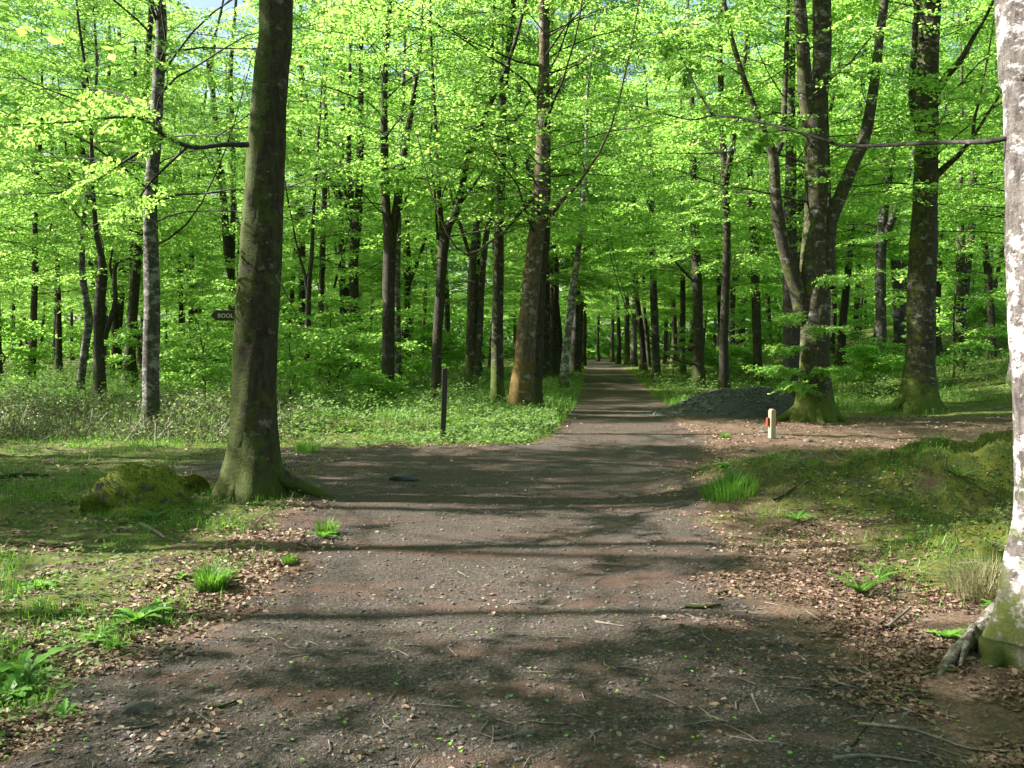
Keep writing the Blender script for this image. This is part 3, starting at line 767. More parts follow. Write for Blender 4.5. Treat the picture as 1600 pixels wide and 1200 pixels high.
# ------------------------------------------------------------------ wood: prototypes and copies
protos = []
def prototype(k, bark, leaf, L, h, n_limb, reach, fold=False, h0=3.0, fork=False):
    rng = np.random.RandomState(900 + k)
    t = empty('beech_tree', (0, 0, 0))
    r = rng.uniform(.17, .24)
    P = [np.zeros(3)]; Rr = [r * 1.05]; q = np.zeros(3); d = rng.normal(0, .05, 2)
    for i in range(9):
        d = d * .8 + rng.normal(0, .045, 2)
        q = q + np.array([d[0], d[1], 1.]) * h / 9; P.append(q); Rr.append(r * (1 - .085 * (i + 1)))
    tm = MB(); bm_ = MB()
    TP, TR = trunk_mesh(tm, P, Rr, 10, k, 2)
    roots(tm, rng, r, 5, ln=.4)
    sp = []
    if fork:
        i0 = rng.randint(4, 8); a = rng.rand() * 6.28
        Z = [TP[i0], TP[i0] + [math.cos(a) * .6, math.sin(a) * .6, 1.5], TP[i0] + [math.cos(a) * 1.3, math.sin(a) * 1.3, 4.], TP[i0] + [math.cos(a) * 2, math.sin(a) * 2, h * .5]]
        Zs, zr = smooth_line(Z, [r * .7, r * .55, r * .4, .02], 4)
        tube(tm, Zs, zr, 8, .1, 4)
        sp += grow(rng, Zs, zr, Zs[0][2] + 1, 7, reach * .7, L, bm_, sub=4)
    sp += grow(rng, TP, TR, h0, int(n_limb * .8), reach, L, bm_, sub=4, h1=12)
    sp += grow(rng, TP, TR, 12, int(n_limb * .6), reach, L, bm_, sub=4)
    tm.build('trunk', BARK[bark], t); bm_.build('branches', BARK['dark'], t)
    cm = MB(); sprays(cm, sp, L, leaf, rng, fold)
    cm.build('crown', M_leaf, t, smooth=False)
    return t

for k, (bk, lf, L, h, nl, rc, h0, fk) in enumerate([
        ('dark', .102, 1.25, 20, 44, 3.8, 4.2, False), ('grey', .102, 1.25, 22, 44, 4.0, 4.8, True), ('dark', .10, 1.2, 19, 42, 3.5, 3.8, True),
        ('mossy', .102, 1.25, 21, 46, 4.0, 4.2, False), ('dark', .10, 1.2, 20, 42, 3.6, 3.8, True), ('grey', .102, 1.25, 21, 42, 3.6, 5.0, False)]):
    protos.append(prototype(k, bk, lf, L, h, nl, rc, h0=h0, fork=fk))

def copy_tree(o, parent=None):
    c = o.copy(); S.collection.objects.link(c); c.parent = parent
    for ch in list(o.children): copy_tree(ch, c)
    return c

used = set()
def place(k, x, y, rz, sc, label, group, drop=.08):
    o = protos[k]
    if k in used: o = copy_tree(o)
    used.add(k)
    o.location = (x, y, float(gz(x, y)) - drop); o.rotation_euler = (0, 0, rz); o.scale = (sc, sc, sc * 1.0)
    tag(o, label, 'tree', group)
    return o

rng = np.random.RandomState(4)
placed = []          # (x, y) of everything with a trunk
for o in S.objects:
    if o.type == 'EMPTY' and o.name.startswith(('beech', 'birch')) and 'category' in o: placed.append((o.location[0], o.location[1]))
def free(x, y, r):
    return all((x - a) ** 2 + (y - b_) ** 2 > r * r for a, b_ in placed)

# rows along the far path, seen one behind the other
right_row = [(1053, 571), (1040, 566), (1006, 577), (990, 570), (980, 567), (966, 566), (957, 563), (1014, 572)]
left_row = [(843, 590), (852, 590), (862, 583), (868, 588), (876, 580), (898, 578), (905, 572), (910, 568), (935, 562)]
for i, (px, py) in enumerate(right_row + left_row):
    p, d = on_ground(px, py + 3)
    p = at(px, 545, min(d, 105)); placed.append((p[0], p[1]))
    side = 'right' if i < len(right_row) else 'left'
    place([0, 2, 4, 1, 3][i % 5], p[0], p[1], i * 1.3, rng.uniform(.9, 1.1),
          'dark trunk in the receding row on the %s side of the far path' % side, 'trunks lining the far path on the %s' % side)
n_far = 0
tries = 0
while n_far < 165 and tries < 20000:
    tries += 1
    y = rng.uniform(24, 118); hw = .60 * y + 3
    x = rng.uniform(-hw, hw)
    pc_ = np.interp(y, LY, LX); pr_ = np.interp(y, RY, RX)
    if pc_ - 1.6 < x < pr_ + 1.6: continue
    if y < 32 and -9 < x < 10 and rng.rand() < .6: continue
    # keep the trunks that are close in front of nothing: near ones only between the known ones
    if not free(x, y, 2.6 + .018 * y): continue
    placed.append((x, y)); n_far += 1
    k_ = int(rng.choice(6, p=[.22, .17, .2, .16, .19, .06]))
    adj = ['straight dark', 'forked grey', 'forked dark', 'straight moss-footed', 'slim forked', 'straight grey'][k_]
    band = 'front ranks' if y < 45 else ('middle depth' if y < 75 else 'farthest part')
    if x < pc_: grp = 'wood left of the path'
    elif gz(x, y) > 1.2: grp = 'wooded slope at the right'
    else: grp = 'level wood right of the path'
    lab = '%s trunk in the %s of the %s' % (adj, band, grp)
    grp = '%s trunks, %s of the %s' % (adj, band, grp)
    place(k_, x, y, rng.rand() * 6.28, rng.uniform(.75, 1.12), lab, grp)

# unseen trees left of the frame and behind it, added to shade the path (unique crowns, gapped where the sun comes through)
def shade_tree(x, y, h, r, h0=4.0, n_limb=22, reach=3.6, seedk=0):
    rng = np.random.RandomState(3000 + seedk)
    foot = np.array([x, y, float(gz(x, y))])
    t = empty('beech_tree', foot)
    tag(t, 'unseen slender beech tree added outside the picture to shade the near path', 'tree', 'beech trees beside the near path')
    P = [np.array([rng.normal(0, .05) * i, rng.normal(0, .05) * i, h * i / 7.]) for i in range(8)]
    Rr = [r * (1 - .11 * i) for i in range(8)]
    tm = MB(); bm_ = MB()
    TP, TR = trunk_mesh(tm, P, Rr, 12, seedk, 2)
    roots(tm, rng, r, 5, ln=.4)
    sp = grow(rng, TP, TR, h0, n_limb, reach, 1.2, bm_, sub=4)
    tm.build('trunk', BARK['grey'], t); bm_.build('branches', BARK['dark'], t)
    cm = MB(); sprays(cm, sp, 1.2, .14, rng, False, sun_keep, offset=foot)
    cm.build('crown', M_leaf, t, smooth=False)

spots = [(-9.5, 7.75, 15, .12), (-8.5, 5.95, 14, .08), (-9.5, 11.5, 16, .16), (-12.5, 10, 17, .15), (-15, 13, 18, .16), (-19, 11, 18, .18), (-11.5, 13.4, 17, .15), (-6.8, 3.3, 15, .13), (-10.5, 1.5, 17, .16), (-14, 3.6, 17, .14)]  # first two placed by the thin trunk shadows crossing the path
k = 0
while len(spots) < 34 and k < 4000:
    k += 1
    y = rng.uniform(-4, 23); x = rng.uniform(-30, -.62 * max(y, 0) - 1.8)
    if x > -5 and y < 4: continue
    if (5 < y < 8.8) and x > -16: continue
    if 14.8 < y < 20.5 and x > -25: continue
    if all((x - a[0]) ** 2 + (y - a[1]) ** 2 > 12 for a in spots): spots.append((x, y, rng.uniform(15, 19), rng.uniform(.13, .22)))
for i, (x, y, h, r) in enumerate(spots):
    shade_tree(x, y, h, r, seedk=i)
# unseen trees added right of the frame and behind, blocking sky light
for i, (x, y) in enumerate([(9.5, 9), (13, 13), (12, 4), (17, 20), (7.5, 1), (6, -6), (-5, -9), (0, -14), (14, -4), (20, 11), (-12, -12), (10, -14)]):
    place([0, 3, 2, 1, 4, 5][i % 6], x, y, i * 1.9, 1.0, 'unseen slender beech tree added outside the picture to shade the near path', 'beech trees beside the near path')
for k in range(6):
    if k not in used: raise RuntimeError('unused prototype')

# ------------------------------------------------------------------ saplings and low leafy bushes in the wood
def sapling_proto(seed, h, bush=False):
    rng = np.random.RandomState(seed)
    t = empty('beech_sapling', (0, 0, 0))
    P = [np.array([rng.normal(0, .04) * i, rng.normal(0, .04) * i, h * i / 5.]) for i in range(6)]
    tm = MB(); P, Rr = smooth_line(P, np.linspace(.03, .006, 6), 3); P[0, 2] -= .1
    tube(tm, P, Rr, 6)
    sp = grow(rng, P, Rr, .35, 16 if not bush else 20, 1.5 if not bush else 1.1, .7, tm, sub=4, spc=1.0, el0=.5)
    tm.build('stem', BARK['dark'], t)
    cm = MB(); sprays(cm, sp, .7, .095, rng, False)
    cm.build('crown', M_leaf, t, smooth=False)
    return t
saps = [sapling_proto(71, 3.4), sapling_proto(72, 2.4), sapling_proto(73, 1.5, True)]
sused = set()
def place_sap(k, x, y, rz, sc, label, group=None):
    o = saps[k]
    if k in sused: o = copy_tree(o)
    sused.add(k)
    o.location = (x, y, float(gz(x, y)) - .03); o.rotation_euler = (0, 0, rz); o.scale = (sc, sc, sc)
    tag(o, label, 'sapling', group)
def sap_px(k, px, py, sc, label, group=None, d=None):
    p, dd = on_ground(px, py)
    if d: p = at(px, py, d)
    place_sap(k, p[0], p[1], px * .37, sc, label, group)
sap_px(1, 530, 612, 1.0, 'bright young beech with flat leafy tiers between the slender stems and the slim forked trunk')
sap_px(2, 590, 640, .55, 'small leafy shoot at the foot of the thick dark forked trunk')
sap_px(1, 458, 640, .9, 'bright young beech showing just right of the big closest trunk')
sap_px(2, 1115, 592, .9, 'low leafy bush at the foot of the slender dark tree right of the path')
sap_px(0, 1052, 590, .75, 'leafy sapling between the pale-footed grey trunk and the slender dark tree')
sap_px(2, 1165, 585, .9, 'small bush at the near side of the sturdy trunk on the rise')
sap_px(0, 320, 640, .8, 'thin tall sapling between the arrow-shaped sign and the tall grey trunk')
for i, (bx, by) in enumerate([(8.2, 113), (10.2, 116), (12.0, 112), (13.6, 117), (11, 122)]):
    place_sap(i % 3, bx, by, i, 1.3, 'light green young beech in the cluster where the far path bends out of sight', 'young beeches closing the far end of the path')
cnt = 0
while cnt < 45:
    y = rng.uniform(24, 80); x = rng.uniform(-.58 * y, .58 * y)
    if np.interp(y, LY, LX) - 5 < x < np.interp(y, RY, RX) + 5: continue
    sd_ = 'left' if x < np.interp(y, LY, LX) else 'right'
    k_ = int(rng.randint(0, 3)); nm = ['tall leafy young beech', 'middling leafy young beech', 'low bushy young beech'][k_]; bd = 'nearer' if y < 42 else 'farther'
    place_sap(k_, x, y, rng.rand() * 6.28, rng.uniform(.8, 1.5), '%s under the %s trees %s of the path' % (nm, bd, sd_), '%ses under the %s trees %s of the path' % (nm, bd, sd_))
    cnt += 1

# ------------------------------------------------------------------ far wood beyond the countable trees
rngf = np.random.RandomState(99)
fw = MB(); sp = []
for i in range(8200):
    a = rngf.uniform(-.62, .62); d = rngf.uniform(104, 150)
    x = d * math.tan(a); y = d
    z = (rngf.uniform(0, 1) ** 1.1 * 36 if i < 4800 else rngf.uniform(-.5, 9)) + float(gz(x, y))
    if abs(x - 11.5) < 3 and z < 7 and d < 112: continue
    sp.append((x, y, z, rngf.rand() * 6.28, rngf.uniform(-.2, .2), rngf.normal(0, .3), rngf.uniform(.8, 1.5)))
sprays(fw, sp, 3.2, .55, rngf, False)
far_leaves = fw.build('far_wood', M_leaf, smooth=False)
tag(far_leaves, 'far bright green mass of beech foliage closing the view between the trunks', 'woodland', kind='stuff')

# ------------------------------------------------------------------ undergrowth (low leafy cover), grass, litter, stones
def frustum_pts(n, y0, y1, rng, wide=.6, pad=1.0, power=2.0):
    """uniform-in-picture points: density falls with distance"""
    u = rng.rand(n)
    y = 1 / (1 / y0 + u * (1 / y1 - 1 / y0)) if power == 2 else y0 + u * (y1 - y0)
    x = rng.uniform(-1, 1, n) * (y * wide + pad)
    return x, y

ru = np.random.RandomState(12)
ug = MB()
x, y = frustum_pts(150000, 14.2, 70, ru)
Lx = np.interp(y, LY, LX); Rx = np.interp(y, RY, RX)
dens = np.where(x < Lx - .1, sstep(14.2, 16.2, y + (fbm(x, y, 51) - .5) * 3) * (.25 + .75 * sstep(.35, .6, fbm(x * .7, y * .7, 52))), 0)
dens = np.maximum(dens, np.where(x > Rx + .5, sstep(22, 25, y) * .6 * sstep(.4, .6, fbm(x * .5, y * .5, 53)), 0))
dens = dens * (1 - .8 * np.exp(-((x - Lx) / 1.0) ** 2) * (x > Lx - 1.6) * (y > 19))
ok = ru.rand(len(x)) < dens; x, y = x[ok], y[ok]
hh = (.07 + .42 * sstep(.4, .7, fbm(x * 1.3, y * 1.3, 55)) * sstep(14.8, 18, y) * (1 - .75 * sstep(-3.2, -1.2, x - np.interp(y, LY, LX)) * (x < 4))) * ru.uniform(.1, 1.2, len(x)) ** 1.3
P = np.stack([x, y, gz(x, y) + hh], 1)
brm = MB()
isb = (x < -4.3 + (fbm(x, y, 58) - .5) * 3) & (y < 21) & (ru.rand(len(x)) < .62)
xb, Pb = x[isb], P[isb]
for rep in range(4):
    a = ru.rand(len(xb)) * 6.28; D = np.stack([np.cos(a), np.sin(a), ru.normal(.2, .5, len(xb))], 1)
    leaves_from(Pb + ru.normal(0, .07, Pb.shape), D, ru.normal(0, 1, (len(xb), 3)), ru.uniform(.02, .06, len(xb)), ru, brm, False)
for i in range(900):
    xx = ru.uniform(-11, -4); yy = ru.uniform(14.8, 20); a = ru.rand() * 6.28; l = ru.uniform(.3, .9); hg = ru.uniform(.1, .45)
    tube(brm, [(xx + math.cos(a) * l * t, yy + math.sin(a) * l * t, float(gz(xx, yy)) + hg * 4 * t * (1 - t) + .02) for t in (0, .3, .6, 1)], [.005, .004, .003, .002], 3)
M_bram = leaf_mat('bramble_leaf', (.055, .05, .028), (.16, .15, .075), (.08, .09, .03), (.2, .2, .08), .25)
tag(brm.build('bramble_undergrowth', M_bram, smooth=False), 'brownish bramble and dry stems under the trees at the left', 'undergrowth', kind='stuff')
x, y, P = x[~isb], y[~isb], P[~isb]
for rep in range(3):
    a = ru.rand(len(x)) * 6.28; D = np.stack([np.cos(a), np.sin(a), ru.normal(.1, .35, len(x))], 1)
    leaves_from(P + ru.normal(0, .05, P.shape), D, np.stack([ru.normal(0, .5, len(x)), ru.normal(0, .5, len(x)), np.ones(len(x))], 1),
                ru.uniform(.022, .065, len(x)) * (1 + y / 45), ru, ug, False)
# low herb leaves on the mounds and the left bank
x, y = frustum_pts(90000, 3.6, 14.5, ru)
gmk = green_mask(x, y) * (1 - path_mask(x, y))
ok = ru.rand(len(x)) < gmk * sstep(.38, .6, fbm(x * 1.6, y * 1.6, 57)) * .62; x, y = x[ok], y[ok]
P = np.stack([x, y, gz(x, y) + ru.uniform(.005, .07, len(x))], 1)
a = ru.rand(len(x)) * 6.28
leaves_from(P, np.stack([np.cos(a), np.sin(a), ru.normal(.15, .3, len(x))], 1), np.stack([ru.normal(0, .4, len(x)), ru.normal(0, .4, len(x)), np.ones(len(x))], 1),
            ru.uniform(.015, .045, len(x)), ru, ug, False)
tag(ug.build('undergrowth', M_under, smooth=False), 'low leafy undergrowth and herbs under the beech trees', 'undergrowth', kind='stuff')

def blades(mb, X, Y, H, rng, wd=.006, lean=.35, base=None, adir=None):
    n = len(X); a = rng.rand(n) * 6.28 if adir is None else adir
    d = np.stack([np.cos(a), np.sin(a), 0 * a], 1); s = np.stack([-np.sin(a), np.cos(a), 0 * a], 1)
    z = gz(X, Y) if base is None else base
    B = np.stack([X, Y, z - .005], 1); H_ = H[:, None]; ln = (lean * rng.uniform(.2, 1.8, n))[:, None]
    w_ = (wd * rng.uniform(.7, 1.3, n))[:, None]
    m1 = B + d * H_ * ln * .3 + np.array([0, 0, 1]) * H_ * .55; tp = B + d * H_ * ln + np.array([0, 0, 1]) * H_ * (1 - .25 * ln)
    V = np.stack([B - s * w_, B + s * w_, m1 + s * w_ * .8, m1 - s * w_ * .8, tp], 1).reshape(-1, 3)
    k = np.arange(n)[:, None] * 5; t = np.clip(rng.normal(.5, .25, n), 0, 1)
    mb.add(V, k + np.array([[0, 1, 2, 3]]), t)
    kk = k + np.array([[3, 2, 4]])
    mb.add(np.zeros((0, 3)), kk - mb.n, t)

gb = MB()
x, y = frustum_pts(150000, 3.6, 16, ru)
den = green_mask(x, y) * (1 - path_mask(x, y)) * sstep(.50, .60, fbm(x * 1.5, y * 1.5, 61, 5)) * 1.5
onm = np.maximum(g(x, y, 4.8, 9.2, 2.6, 2.0), g(x, y, 3.8, 6.4, 1.3, 1.1)); ok = ru.rand(len(x)) < den * .8 * (1 - .85 * np.clip(onm * 1.6, 0, 1)); x, y = x[ok], y[ok]
blades(gb, x, y, ru.uniform(.02, .10, len(x)) * (1 + y / 25), ru, .003, .6)
x, y = frustum_pts(130000, 13.8, 60, ru)
Lx = np.interp(y, LY, LX); Rx = np.interp(y, RY, RX)
den = np.where(x < Lx - .05, 1, np.where(x > Rx + .1, sstep(20.5, 22, y) * .8, 0)) * sstep(.35, .5, fbm(x * .8, y * .8, 63))
den = np.maximum(den, sstep(1.2, .3, Lx - x) * (x < Lx) * .9 * (y > 15))
ok = (ru.rand(len(x)) < den * np.where(y < 20, .25 + .75 * sstep(.42, .6, fbm(x * 1.5, y * 1.5, 66)), 1)) & (y > 14.5 + 2.6 * (fbm(x * .9, y * .9, 64) - .5)); x, y = x[ok], y[ok]
blades(gb, x, y, ru.uniform(.05, .22, len(x)) * (.35 + .65 * sstep(15, 18.5, y)) * (1 + y / 60), ru, .006 )
mc_ = MB()
n_ = 150000; x = ru.uniform(1.9, 7.5, n_); y = ru.uniform(4.8, 12.2, n_)
dn = green_mask(x, y) * (1 - path_mask(x, y)) * sstep(.30, .5, fbm(x * 2.2, y * 2.2, 131, 4)); ok = ru.rand(n_) < dn; x, y = x[ok], y[ok]
blades(mc_, x, y, ru.uniform(.010, .035, len(x)), ru, .0035, .9)
n_ = 16000; x = ru.uniform(2.2, 7.5, n_); y = ru.uniform(5.2, 11.8, n_)
dn = green_mask(x, y) * (1 - path_mask(x, y)) * sstep(.52, .62, fbm(x * 1.7, y * 1.7, 133, 4)); ok = ru.rand(n_) < dn; x, y = x[ok], y[ok]
blades(gb, x, y, ru.uniform(.04, .14, len(x)), ru, .003, .7)
M_mossy_carpet = leaf_mat('moss_carpet', (.05, .06, .008), (.16, .18, .03), (.07, .10, .01), (.18, .22, .03), .2, .9)
tag(mc_.build('moss', M_mossy_carpet, smooth=False), 'olive green moss carpet on the bank at the right', 'moss', kind='stuff')
tag(gb.build('grass', M_grass, smooth=False), 'fresh green grass blades on the banks and verges', 'grass', kind='stuff')

# dead leaves
lt = MB()
x, y = frustum_pts(430000, 2.9, 22, ru)
pm = path_mask(x, y); gk = green_mask(x, y)
den = (1 - pm) * (.9 - .75 * gk) + pm * .05 * sstep(.45, .65, fbm(x * .9, y * .9, 71))
ok = ru.rand(len(x)) < den * sstep(.33, .62, fbm(x * 2.3, y * 2.3, 72, 5)); x, y = x[ok], y[ok]
P = np.stack([x, y, gz(x, y) + ru.uniform(.004, .016, len(x))], 1); a = ru.rand(len(x)) * 6.28
leaves_from(P, np.stack([np.cos(a), np.sin(a), ru.normal(.0, .25, len(x))], 1), np.stack([ru.normal(0, .4, len(x)), ru.normal(0, .4, len(x)), np.ones(len(x))], 1),
            (.006 + .026 * ru.rand(len(x)) ** 2.0) * (1 + .35 * (x < -1.5) * (y > 4.4)) * (1 + y / 14), ru, lt, True, np.clip(ru.beta(1.2, 2.2, len(x)) * np.where((x > 0) & (y < 6.5), .7, 1.1), 0, 1))
tag(lt.build('leaf_litter', M_litter, smooth=False), 'dry brown and pinkish beech leaves scattered on the ground', 'leaf litter', kind='stuff')
fr = MB()
x, y = frustum_pts(750, 2.9, 15, ru)
P = np.stack([x, y, gz(x, y) + .012], 1); a = ru.rand(len(x)) * 6.28
leaves_from(P, np.stack([np.cos(a), np.sin(a), ru.normal(0, .12, len(x))], 1), np.stack([ru.normal(0, .2, len(x)), ru.normal(0, .2, len(x)), np.ones(len(x))], 1),
            ru.uniform(.010, .028, len(x)), ru, fr, True)
tag(fr.build('fallen_leaves', M_fresh, smooth=False), 'tiny fresh green leaves fallen on the path', 'fallen leaves', kind='stuff')

# stones: a few facetted shapes, many instances in one mesh
import bmesh
def rock_shape(seed, sub=1, rough=.28):
    b_ = bmesh.new(); bmesh.ops.create_icosphere(b_, subdivisions=sub, radius=1)
    V = np.array([v.co[:] for v in b_.verts]); Fc = np.array([[v.index for v in f.verts] for f in b_.faces]); b_.free()
    r = np.random.RandomState(seed)
    V = V * (1 + rough * (vnoise(V[:, 0] * 1.7 + seed * 3, V[:, 1] * 1.7 + V[:, 2] * 1.3, seed) - .5)[:, None] * 2)
    return V * np.array([1, r.uniform(.6, .9), r.uniform(.35, .6)]), Fc
def scatter_rocks(mb, P, sz, rng, sub=1):
    shapes = [rock_shape(s, sub) for s in range(5)]
    wch = rng.randint(0, 5, len(P))
    for k in range(5):
        A = P[wch == k]; s = sz[wch == k]
        if not len(A): continue
        V, Fc = shapes[k]; a = rng.rand(len(A)) * 6.28
        c, q = np.cos(a), np.sin(a)
        X = (V[None, :, 0] * c[:, None] - V[None, :, 1] * q[:, None]) * s[:, None]; Y = (V[None, :, 0] * q[:, None] + V[None, :, 1] * c[:, None]) * s[:, None]
        Z = V[None, :, 2] * s[:, None]
        VV = np.stack([X, Y, Z], -1) + A[:, None, :]
        ff = Fc[None] + (np.arange(len(A)) * len(V))[:, None, None]
        mb.add(VV.reshape(-1, 3), ff.reshape(-1, 3), np.repeat(np.clip(rng.normal(.5, .25, len(A)), 0, 1), len(Fc)))
def stone_mat(name, c0, c1):
    m, n, b = newmat(name)
    f = attr(n, 'tint').outputs['Fac']; tc = N(n, 'ShaderNodeTexCoord')
    nz = noise(n, tc.outputs['Object'], 60, 4, .6)
    c = mix(n, f, c0, c1); c = mix(n, mth(n, 'MULTIPLY', nz, .5), c, tuple(k * .5 for k in c0))
    n.links.new(c, b.inputs['Base Color']); b.inputs['Roughness'].default_value = .75
    bump(n, nz, .4, .01, b)
    return m
M_peb = stone_mat('pebble_stone', (.03, .024, .021), (.20, .17, .155))
M_rub = stone_mat('dark_gravel', (.014, .014, .0145), (.10, .096, .098))
pb = MB()
x, y = frustum_pts(60000, 2.9, 24, ru)
pm = path_mask(x, y); ok = ru.rand(len(x)) < .12 + .8 * pm; x, y = x[ok], y[ok]
sz = .002 + .014 * ru.rand(len(x)) ** 9 + .0006 * y
P = np.stack([x, y, gz(x, y) + sz * .15], 1)
scatter_rocks(pb, P, sz, ru, 0 if False else 1)
tag(pb.build('gravel', M_peb, smooth=False), 'loose grey gravel stones on the path surface', 'gravel', kind='stuff')

# bigger single stones
def stone(px, py, size, label, mat=None, flat=1.0):
    p, d = on_ground(px, py); mb = MB()
    V, Fc = rock_shape(int(px), 2, .3); V = V * size * np.array([1, .8, flat])
    mb.add(V, Fc); o = mb.build('stone', mat or M_peb, smooth=False); o.location = (p[0], p[1], p[2] + size * .12)
    tag(o, label, 'stone')
stone(822, 1146, .035, 'pale flat stone low on the path, nearest to the bottom of the picture')
stone(257, 1018, .035, 'grey flat stone at the edge between weeds and path', None)
stone(260, 1030, .045, 'darker larger stone just below the grey flat one beside the weeds')
stone(452, 1047, .028, 'light pebble-like stone alone on the reddish left side of the path')
stone(560, 1070, .026, 'rounded pale stone left of the path centre, above the dark gravel')
stone(885, 1068, .024, 'whitish stone, left one of a close pair right of the path centre')
stone(912, 1072, .024, 'whitish stone, right one of a close pair right of the path centre')
stone(805, 942, .05, 'long pale slate lying flat in the middle of the path', None, .4)
stone(850, 950, .045, 'pale slate lying flat just right of the long one mid path', None, .4)
stone(216, 1112, .075, 'dark flat stone in the brown soil at the lower left')
stone(1219, 684, .06, 'white stone close to the foot of the wooden marker post')
stone(1262, 690, .08, 'grey-white stone in front of the green mossy roots')
stone(1194, 676, .09, 'pale stone directly left of the wooden marker post')
stone(1168, 704, .12, 'flat brown-grey stone in the sunlit litter before the marker post', None, .6)
stone(1085, 948, .05, 'dark stone lying on the reddish right margin of the path', None, .5)
stone(632, 750, .16, 'dark lump of soil and moss in the side path right of the big trunk', M_rub, .9)

# gravel heap
p0, d0 = on_ground(1152, 655)
hx, hy = p0[0] + .35, p0[1] + 1.5
hm = MB(); na, nr = 72, 26; V = []
for i in range(nr + 1):
    for j in range(na):
        a = 2 * math.pi * j / na; r = (i / nr)
        ex = 2.15 * (1 + .12 * math.sin(2 * a + 1) + .06 * math.sin(5 * a)); ey = 1.25 * (1 + .1 * math.sin(3 * a))
        lx, ly = math.cos(a) * r * ex, math.sin(a) * r * ey
        prof = (1 - sstep(0, 1, max(0, r - .12) / .88)) * (.62 + .18 * lx / 2)
        V.append((hx + lx, hy + ly, float(gz(hx + lx, hy + ly)) * (1) + prof + .13 * (float(fbm(lx * 2.2, ly * 2.2, 81)) - .5) * (1 - r) * 2 - .03 * r))
Fq = [[i * na + j, i * na + (j + 1) % na, (i + 1) * na + (j + 1) % na, (i + 1) * na + j] for i in range(nr) for j in range(na)]
hm.add(np.array(V) - [hx, hy, 0], np.array(Fq))
heap = empty('gravel_heap', (hx, hy, 0)); tag(heap, 'long low heap of dark grey gravel beside the path behind the marker post', 'gravel heap')
hm.build('mound', M_rub, heap)
st = MB(); Va = np.array(V) - [hx, hy, 0]; pick = np.concatenate([ru.randint(na, len(Va), 4200), ru.randint(len(Va) - 3 * na, len(Va), 800)])
Ps = Va[pick] + ru.normal(0, .04, (5000, 3)) * [1, 1, .1] + [0, 0, .008]
scatter_rocks(st, Ps, .010 + .038 * ru.rand(5000) ** 3, ru)
tag(st.build('loose_gravel', stone_mat('heap_stone', (.02, .02, .021), (.22, .212, .21)), heap, smooth=False), kind='stuff')

# ------------------------------------------------------------------ mossy boulders at the left
def moss_mat():
    m, n, b = newmat('moss_cushion')
    tc = N(n, 'ShaderNodeTexCoord'); f = noise(n, tc.outputs['Object'], 7, 5, .7); f2_ = noise(n, tc.outputs['Object'], 90, 3, .7)
    geo = N(n, 'ShaderNodeNewGeometry'); s_ = N(n, 'ShaderNodeSeparateXYZ'); n.links.new(geo.outputs['Normal'], s_.inputs[0])
    moss = mix(n, f2_, (.06, .08, .008), (.22, .25, .02))
    rockc = mix(n, f, (.03, .028, .02), (.11, .10, .085))
    k = mth(n, 'MULTIPLY', mth(n, 'SUBTRACT', mth(n, 'ADD', f, mth(n, 'MULTIPLY', s_.outputs[2], .35)), .48), 9)
    n.links.new(mix(n, k, rockc, moss), b.inputs['Base Color']); b.inputs['Roughness'].default_value = .95
    bump(n, f2_, .9, .02, b)
    return m
M_moss = moss_mat()
def mossy_rock(cx, cy, sx, sy, sz, seed, label, rot=0.):
    bmx = bmesh.new(); bmesh.ops.create_icosphere(bmx, subdivisions=5, radius=1)
    V = np.array([v.co[:] for v in bmx.verts]); Fc = np.array([[v.index for v in f.verts] for f in bmx.faces]); bmx.free()
    q = 1 + .05 * (fbm(V[:, 0] * 22, V[:, 1] * 22 + V[:, 2] * 17, seed + 5, 3) - .5) + .6 * (fbm(V[:, 0] * 1.2 + seed, V[:, 1] * 1.2 + V[:, 2], seed, 4) - .5) + .10 * (fbm(V[:, 0] * 7, V[:, 1] * 7 + V[:, 2] * 5, seed + 2, 3) - .5)
    V = V * q[:, None] * [sx, sy, sz]
    mb = MB(); mb.add(V, Fc); t = empty('mossy_rock', (cx, cy, float(gz(cx, cy)))); t.rotation_euler = (0, 0, rot)
    mb.build('stone_body', M_moss, t); tag(t, label, 'rock')
    # moss tufts on the upper side
    r = np.random.RandomState(seed); k = r.choice(len(V), 6000); V2 = V[k]; V2 = V2[(V2[:, 2] > sz * .15)]
    tb = MB(); a = r.rand(len(V2)) * 6.28
    leaves_from(V2, np.stack([np.cos(a) * .6, np.sin(a) * .6, np.ones(len(V2))], 1), np.stack([np.cos(a), np.sin(a), .2 + 0 * a], 1), r.uniform(.012, .032, len(V2)), r, tb, False)
    o = tb.build('moss', M_mosstuft, t, smooth=False)
    tag(o, kind='stuff')
M_mosstuft = leaf_mat('moss_tuft', (.05, .07, .008), (.17, .20, .02), (.08, .11, .01), (.2, .24, .02), .25, .9)
p, d = on_ground(222, 798)
mossy_rock(p[0] - .08, p[1] + .2,   .46, .32, .42, 5, 'large rounded rock covered in green moss left of the big trunk')
p, d = on_ground(152, 805)
mossy_rock(p[0], p[1] + .1, .20, .17, .16, 9, 'small moss-covered rock at the left end of the large mossy one', .3)
p, d = on_ground(300, 772)
mossy_rock(p[0] - .05, p[1] + .15, .2, .16, .16, 13, 'dark half-mossy lump between the large mossy rock and the big trunk', .3)

